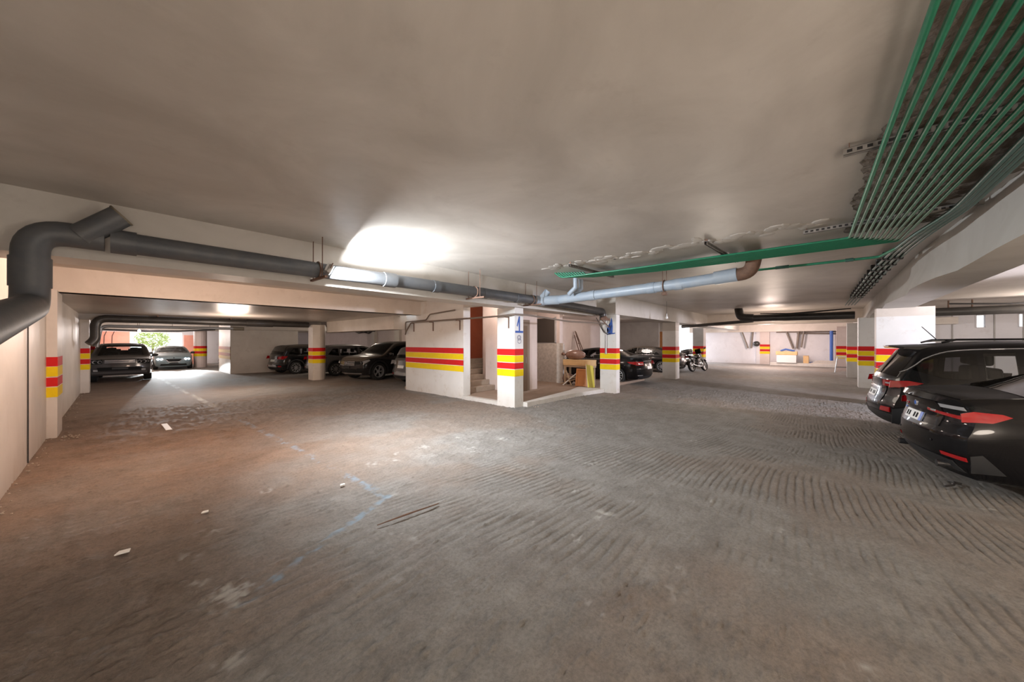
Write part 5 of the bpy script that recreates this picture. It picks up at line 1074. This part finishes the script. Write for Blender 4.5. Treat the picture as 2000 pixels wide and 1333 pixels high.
# --- black saloons behind the middle columns
def saloon(label, loc, heading, paint, sp=SED, rim='alloy'):
    c = Car(label, sp, paint, loc, heading)
    sw = [[(-1.28, .97), (-.86, .975), (-.86, 1.30), (-1.0, 1.27)], [(-.80, .97), (.0, .965), (.0, 1.36), (-.45, 1.37), (-.80, 1.32)], [(.06, .965), (1.02, .95), (.62, 1.20), (.30, 1.33), (.06, 1.36)]]
    c.body(sw, [(-1.66, -.88, .84, .80), (.40, 1.20, .80, .88)], [(x, .375) for x in sp['wx']])
    for p_ in sw: c.both(p_, 'side_window', V['clear'])
    c.topp(-1.70, -.86, .90, .86, 'rear_window', V['glass']); c.topp(.38, 1.23, .84, .92, 'windshield', V['clear']); c.seats()
    c.doors([[(-.92, .36), (-.02, .33), (-.02, .95), (-.83, .955), (-1.02, .80)], [(.0, .33), (1.02, .33), (1.08, .6), (1.04, .93), (.0, .95)]], paint)
    c.topp(-2.27, -1.74, .93, .90, 'trunk_lid', paint, off=.006)
    for sd in (1, -1):
        c.handle(-.62, .80, sd); c.handle(.22, .79, sd); c.mirror(.92, .96, paint, sd)
        lo = c.end([(sd*.50, .76), (sd*.99, .76), (sd*.99, .90), (sd*.54, .90)], True, 'tail_lamp', V['lampred'], off=.014); c.side([(-2.24, .76), (-1.90, .82), (-1.78, .89), (-2.2, .91)], sd, 'lamp_wing', V['lampred'], off=.012, parent=lo, step=.05)
        c.end([(sd*.56, .79), (sd*.97, .79), (sd*.97, .82), (sd*.56, .82)], True, 'lamp_band', V['reflector'], off=.018, parent=lo); c.end([(sd*.52, .58), (sd*.98, .58), (sd*.98, .68), (sd*.55, .66)], False, 'headlamp', V['reflector'], off=.01)
        MB().tube([(x, sd*(float(c.Wd(x, .955))+.004), .957-.01*x) for x in np.linspace(-1.0, 1.2, 20)], .009, 6).build('chrome_strip', V['chrome'], c.root, 60)
        c.end([(sd*.62, .34), (sd*.92, .34), (sd*.92, .37), (sd*.62, .37)], True, 'exhaust_trim', V['chrome'], off=.016)
    c.end([(-.84, .22), (.84, .22), (.8, .33), (-.8, .33)], True, 'bumper_lower', V['cladding'], off=.012); c.end([(-.26, .60), (.26, .60), (.26, .71), (-.26, .71)], True, 'number_plate', V['plate'], off=.02); c.end([(-.52, .905), (.52, .905), (.52, .925), (-.52, .925)], True, 'chrome_bar', V['chrome'], off=.014)
    c.wheels(spokes=10, m=rim); return c
saloon('glossy black saloon parked behind the column with the blue figure', (14.45, 5.45+2.35), 90, V['black'])
saloon('second black saloon, farther off, half hidden by the third middle column', (20.95, 5.95+2.35), 90, V['blackd'])
hatch('dark car only showing its tail beside the cream block', V['blackd'], (6.3, 28.6), 0)

for o in [q_ for q_ in bpy.data.objects if q_.name in ('window_2', 'window_3')]:
    y0, y1 = ((-4.84, -4.58), (-6.1, -5.63))[o.name == 'window_3']; MB().box(24.18, 24.19, y0, y1, 2.3, 2.82).build('pane', V['lens'], o)
# --- motorcycle with top box, leaning on its stand
mo = thing('motorcycle', 'dark motorcycle with top box leaning beside the third middle column', 'motorcycle', (22.45, 5.62, .0))
mo.rotation_euler = (R(-13), 0, R(-14))
def mwheel(x, r, nm):
    mx = Matrix.Translation((x, 0, r)) @ Matrix.Rotation(R(90), 4, 'Z')
    o = MB().lathe([(r*.80, -.05), (r*.92, -.065), (r, -.03), (r, .03), (r*.92, .065), (r*.80, .05)], 28, mx, close=True).build(nm, V['rubber'], mo, 50)
    mb = MB(); mb.lathe([(r*.80, -.03), (r*.74, -.02), (r*.74, .02), (r*.80, .03)], 28, mx, close=True)
    for k in range(10): t = k*math.pi/5; mb.tube([mx @ Vector((0, .03*math.cos(t), .03*math.sin(t))), mx @ Vector((0, r*.76*math.cos(t+.15), r*.76*math.sin(t+.15)))], .010, 5)
    mb.lathe([(0, -.07), (.04, -.06), (.04, .06), (0, .07)], 12, mx); mb.build('rim', V['chrome'], o, 40)
    MB().lathe([(.06, .075), (.13, .075), (.13, .08), (.06, .08)], 20, mx, close=True).build('brake_disc', V['alloy'], o, 40)
mwheel(-.66, .31, 'wheel'); mwheel(.68, .32, 'wheel')
for y in (-.085, .085): MB().tube([(.68, y, .32), (.38, y, 1.0)], .024, 8).build('fork', V['chrome'], mo, 50)
MB().tube(fillet([(.20, -.40, 1.06), (.30, -.30, 1.08), (.38, -.1, 1.02), (.38, .1, 1.02), (.30, .30, 1.08), (.20, .40, 1.06)], .06, 3), .016, 8).build('handlebar', V['cladding'], mo, 50)
for y in (-.40, .40):
    o = MB().tube([(.28, y*.8, 1.07), (.34, y*1.05, 1.24)], .008, 6).build('mirror_stem', V['cladding'], mo); MB().ell((.33, y*1.12, 1.27), .02, .075, .045).build('mirror', V['cladding'], o, 60)
mb = MB(); mb.ell((.10, 0, .84), .30, .16, .14, seg=20); mb.build('fuel_tank', V['blackd'], mo, 70)
MB().prism([(-.75, .82), (-.15, .78), (-.10, .84), (-.35, .86), (-.80, .93)], 'y', -.13, .13).build('seat', V['cladding'], mo)
mb = MB(); mb.bbox(-.22, .20, -.15, .15, .26, .50, .05); mb.lathe([(0, -.17), (.11, -.17), (.12, 0), (.11, .17), (0, .17)], 18, Matrix.Translation((-.12, 0, .36)) @ Matrix.Rotation(R(90), 4, 'Z')); mb.bbox(.0, .18, -.09, .09, .48, .72, .03); mb.build('engine', V['silver'], mo, 40)
for k in range(5): MB().bbox(-.03, .21, -.12, .12, .52+.04*k, .535+.04*k, .004).build('cooling_fin', V['alloy'], mo)
MB().tube(fillet([(.17, -.08, .60), (.30, -.12, .45), (.12, -.16, .24), (-.30, -.17, .28), (-.90, -.19, .42)], .1, 4), [.022]*12+[.05]*5 if False else .032, 10).build('exhaust', V['chrome'], mo, 50)
MB().tube([(.36, 0, .95), (.05, 0, .70), (-.30, 0, .66), (-.75, 0, .80)], .03, 8).build('frame', V['cladding'], mo, 50); MB().tube([(.33, 0, .88), (.22, 0, .40), (-.25, 0, .28), (-.32, 0, .62)], .026, 8).build('frame', V['cladding'], mo, 50)
for y in (-.08, .08): MB().tube([(-.25, y, .36), (-.66, y, .31)], .024, 8).build('swing_arm', V['cladding'], mo, 50); MB().tube([(-.58, y*1.6, .36), (-.50, y*1.6, .76)], .03, 8).build('shock', V['reflector'], mo, 50)
for x0, r_, a0, a1, nm in ((.68, .36, 40, 150, 'front_fender'), (-.66, .37, 30, 170, 'rear_fender')):
    mb = MB(); ts = np.linspace(R(a0), R(a1), 12); vs = []
    for t in ts: vs += [(x0+rr_*math.cos(t), yy, .315+rr_*math.sin(t)) for rr_, yy in ((r_, -.075), (r_+.015, -.07), (r_+.02, 0), (r_+.015, .07), (r_, .075), (r_-.004, 0))]
    mb.add(vs, [(i*6+k, i*6+(k+1) % 6, (i+1)*6+(k+1) % 6, (i+1)*6+k) for i in range(11) for k in range(6)]); mb.build(nm, V['blackd'], mo, 50)
mx = Matrix.Translation((.46, 0, .92)); MB().lathe([(0, -.08), (.06, -.07), (.10, 0), (.10, .03), (.085, .04), (0, .045)], 18, mx).build('headlamp', V['reflector'], mo, 50)
MB().prism([(.36, 1.02), (.44, 1.02), (.36, 1.30), (.32, 1.30)], 'y', -.16, .16).build('windscreen', V['glass'], mo)
mb = MB(); mb.bbox(-1.05, -.62, -.24, .24, .98, 1.28, .04); o = mb.build('top_box', V['blackd'], mo); MB().bbox(-1.06, -.61, -.25, .25, 1.17, 1.19, .004).build('box_seam', V['reflector'], o)
MB().tube([(-.60, 0, .86), (-.85, 0, .97)], .03, 6).build('box_rack', V['cladding'], mo); MB().box(-.92, -.89, -.10, .10, .62, .74).build('number_plate', V['plate'], mo); MB().box(-.90, -.86, -.06, .06, .80, .86).build('tail_lamp', V['lampred'], mo)
MB().tube([(-.05, .12, .30), (-.02, .28, .06)], .014, 6).build('kick_stand', V['cladding'], mo)
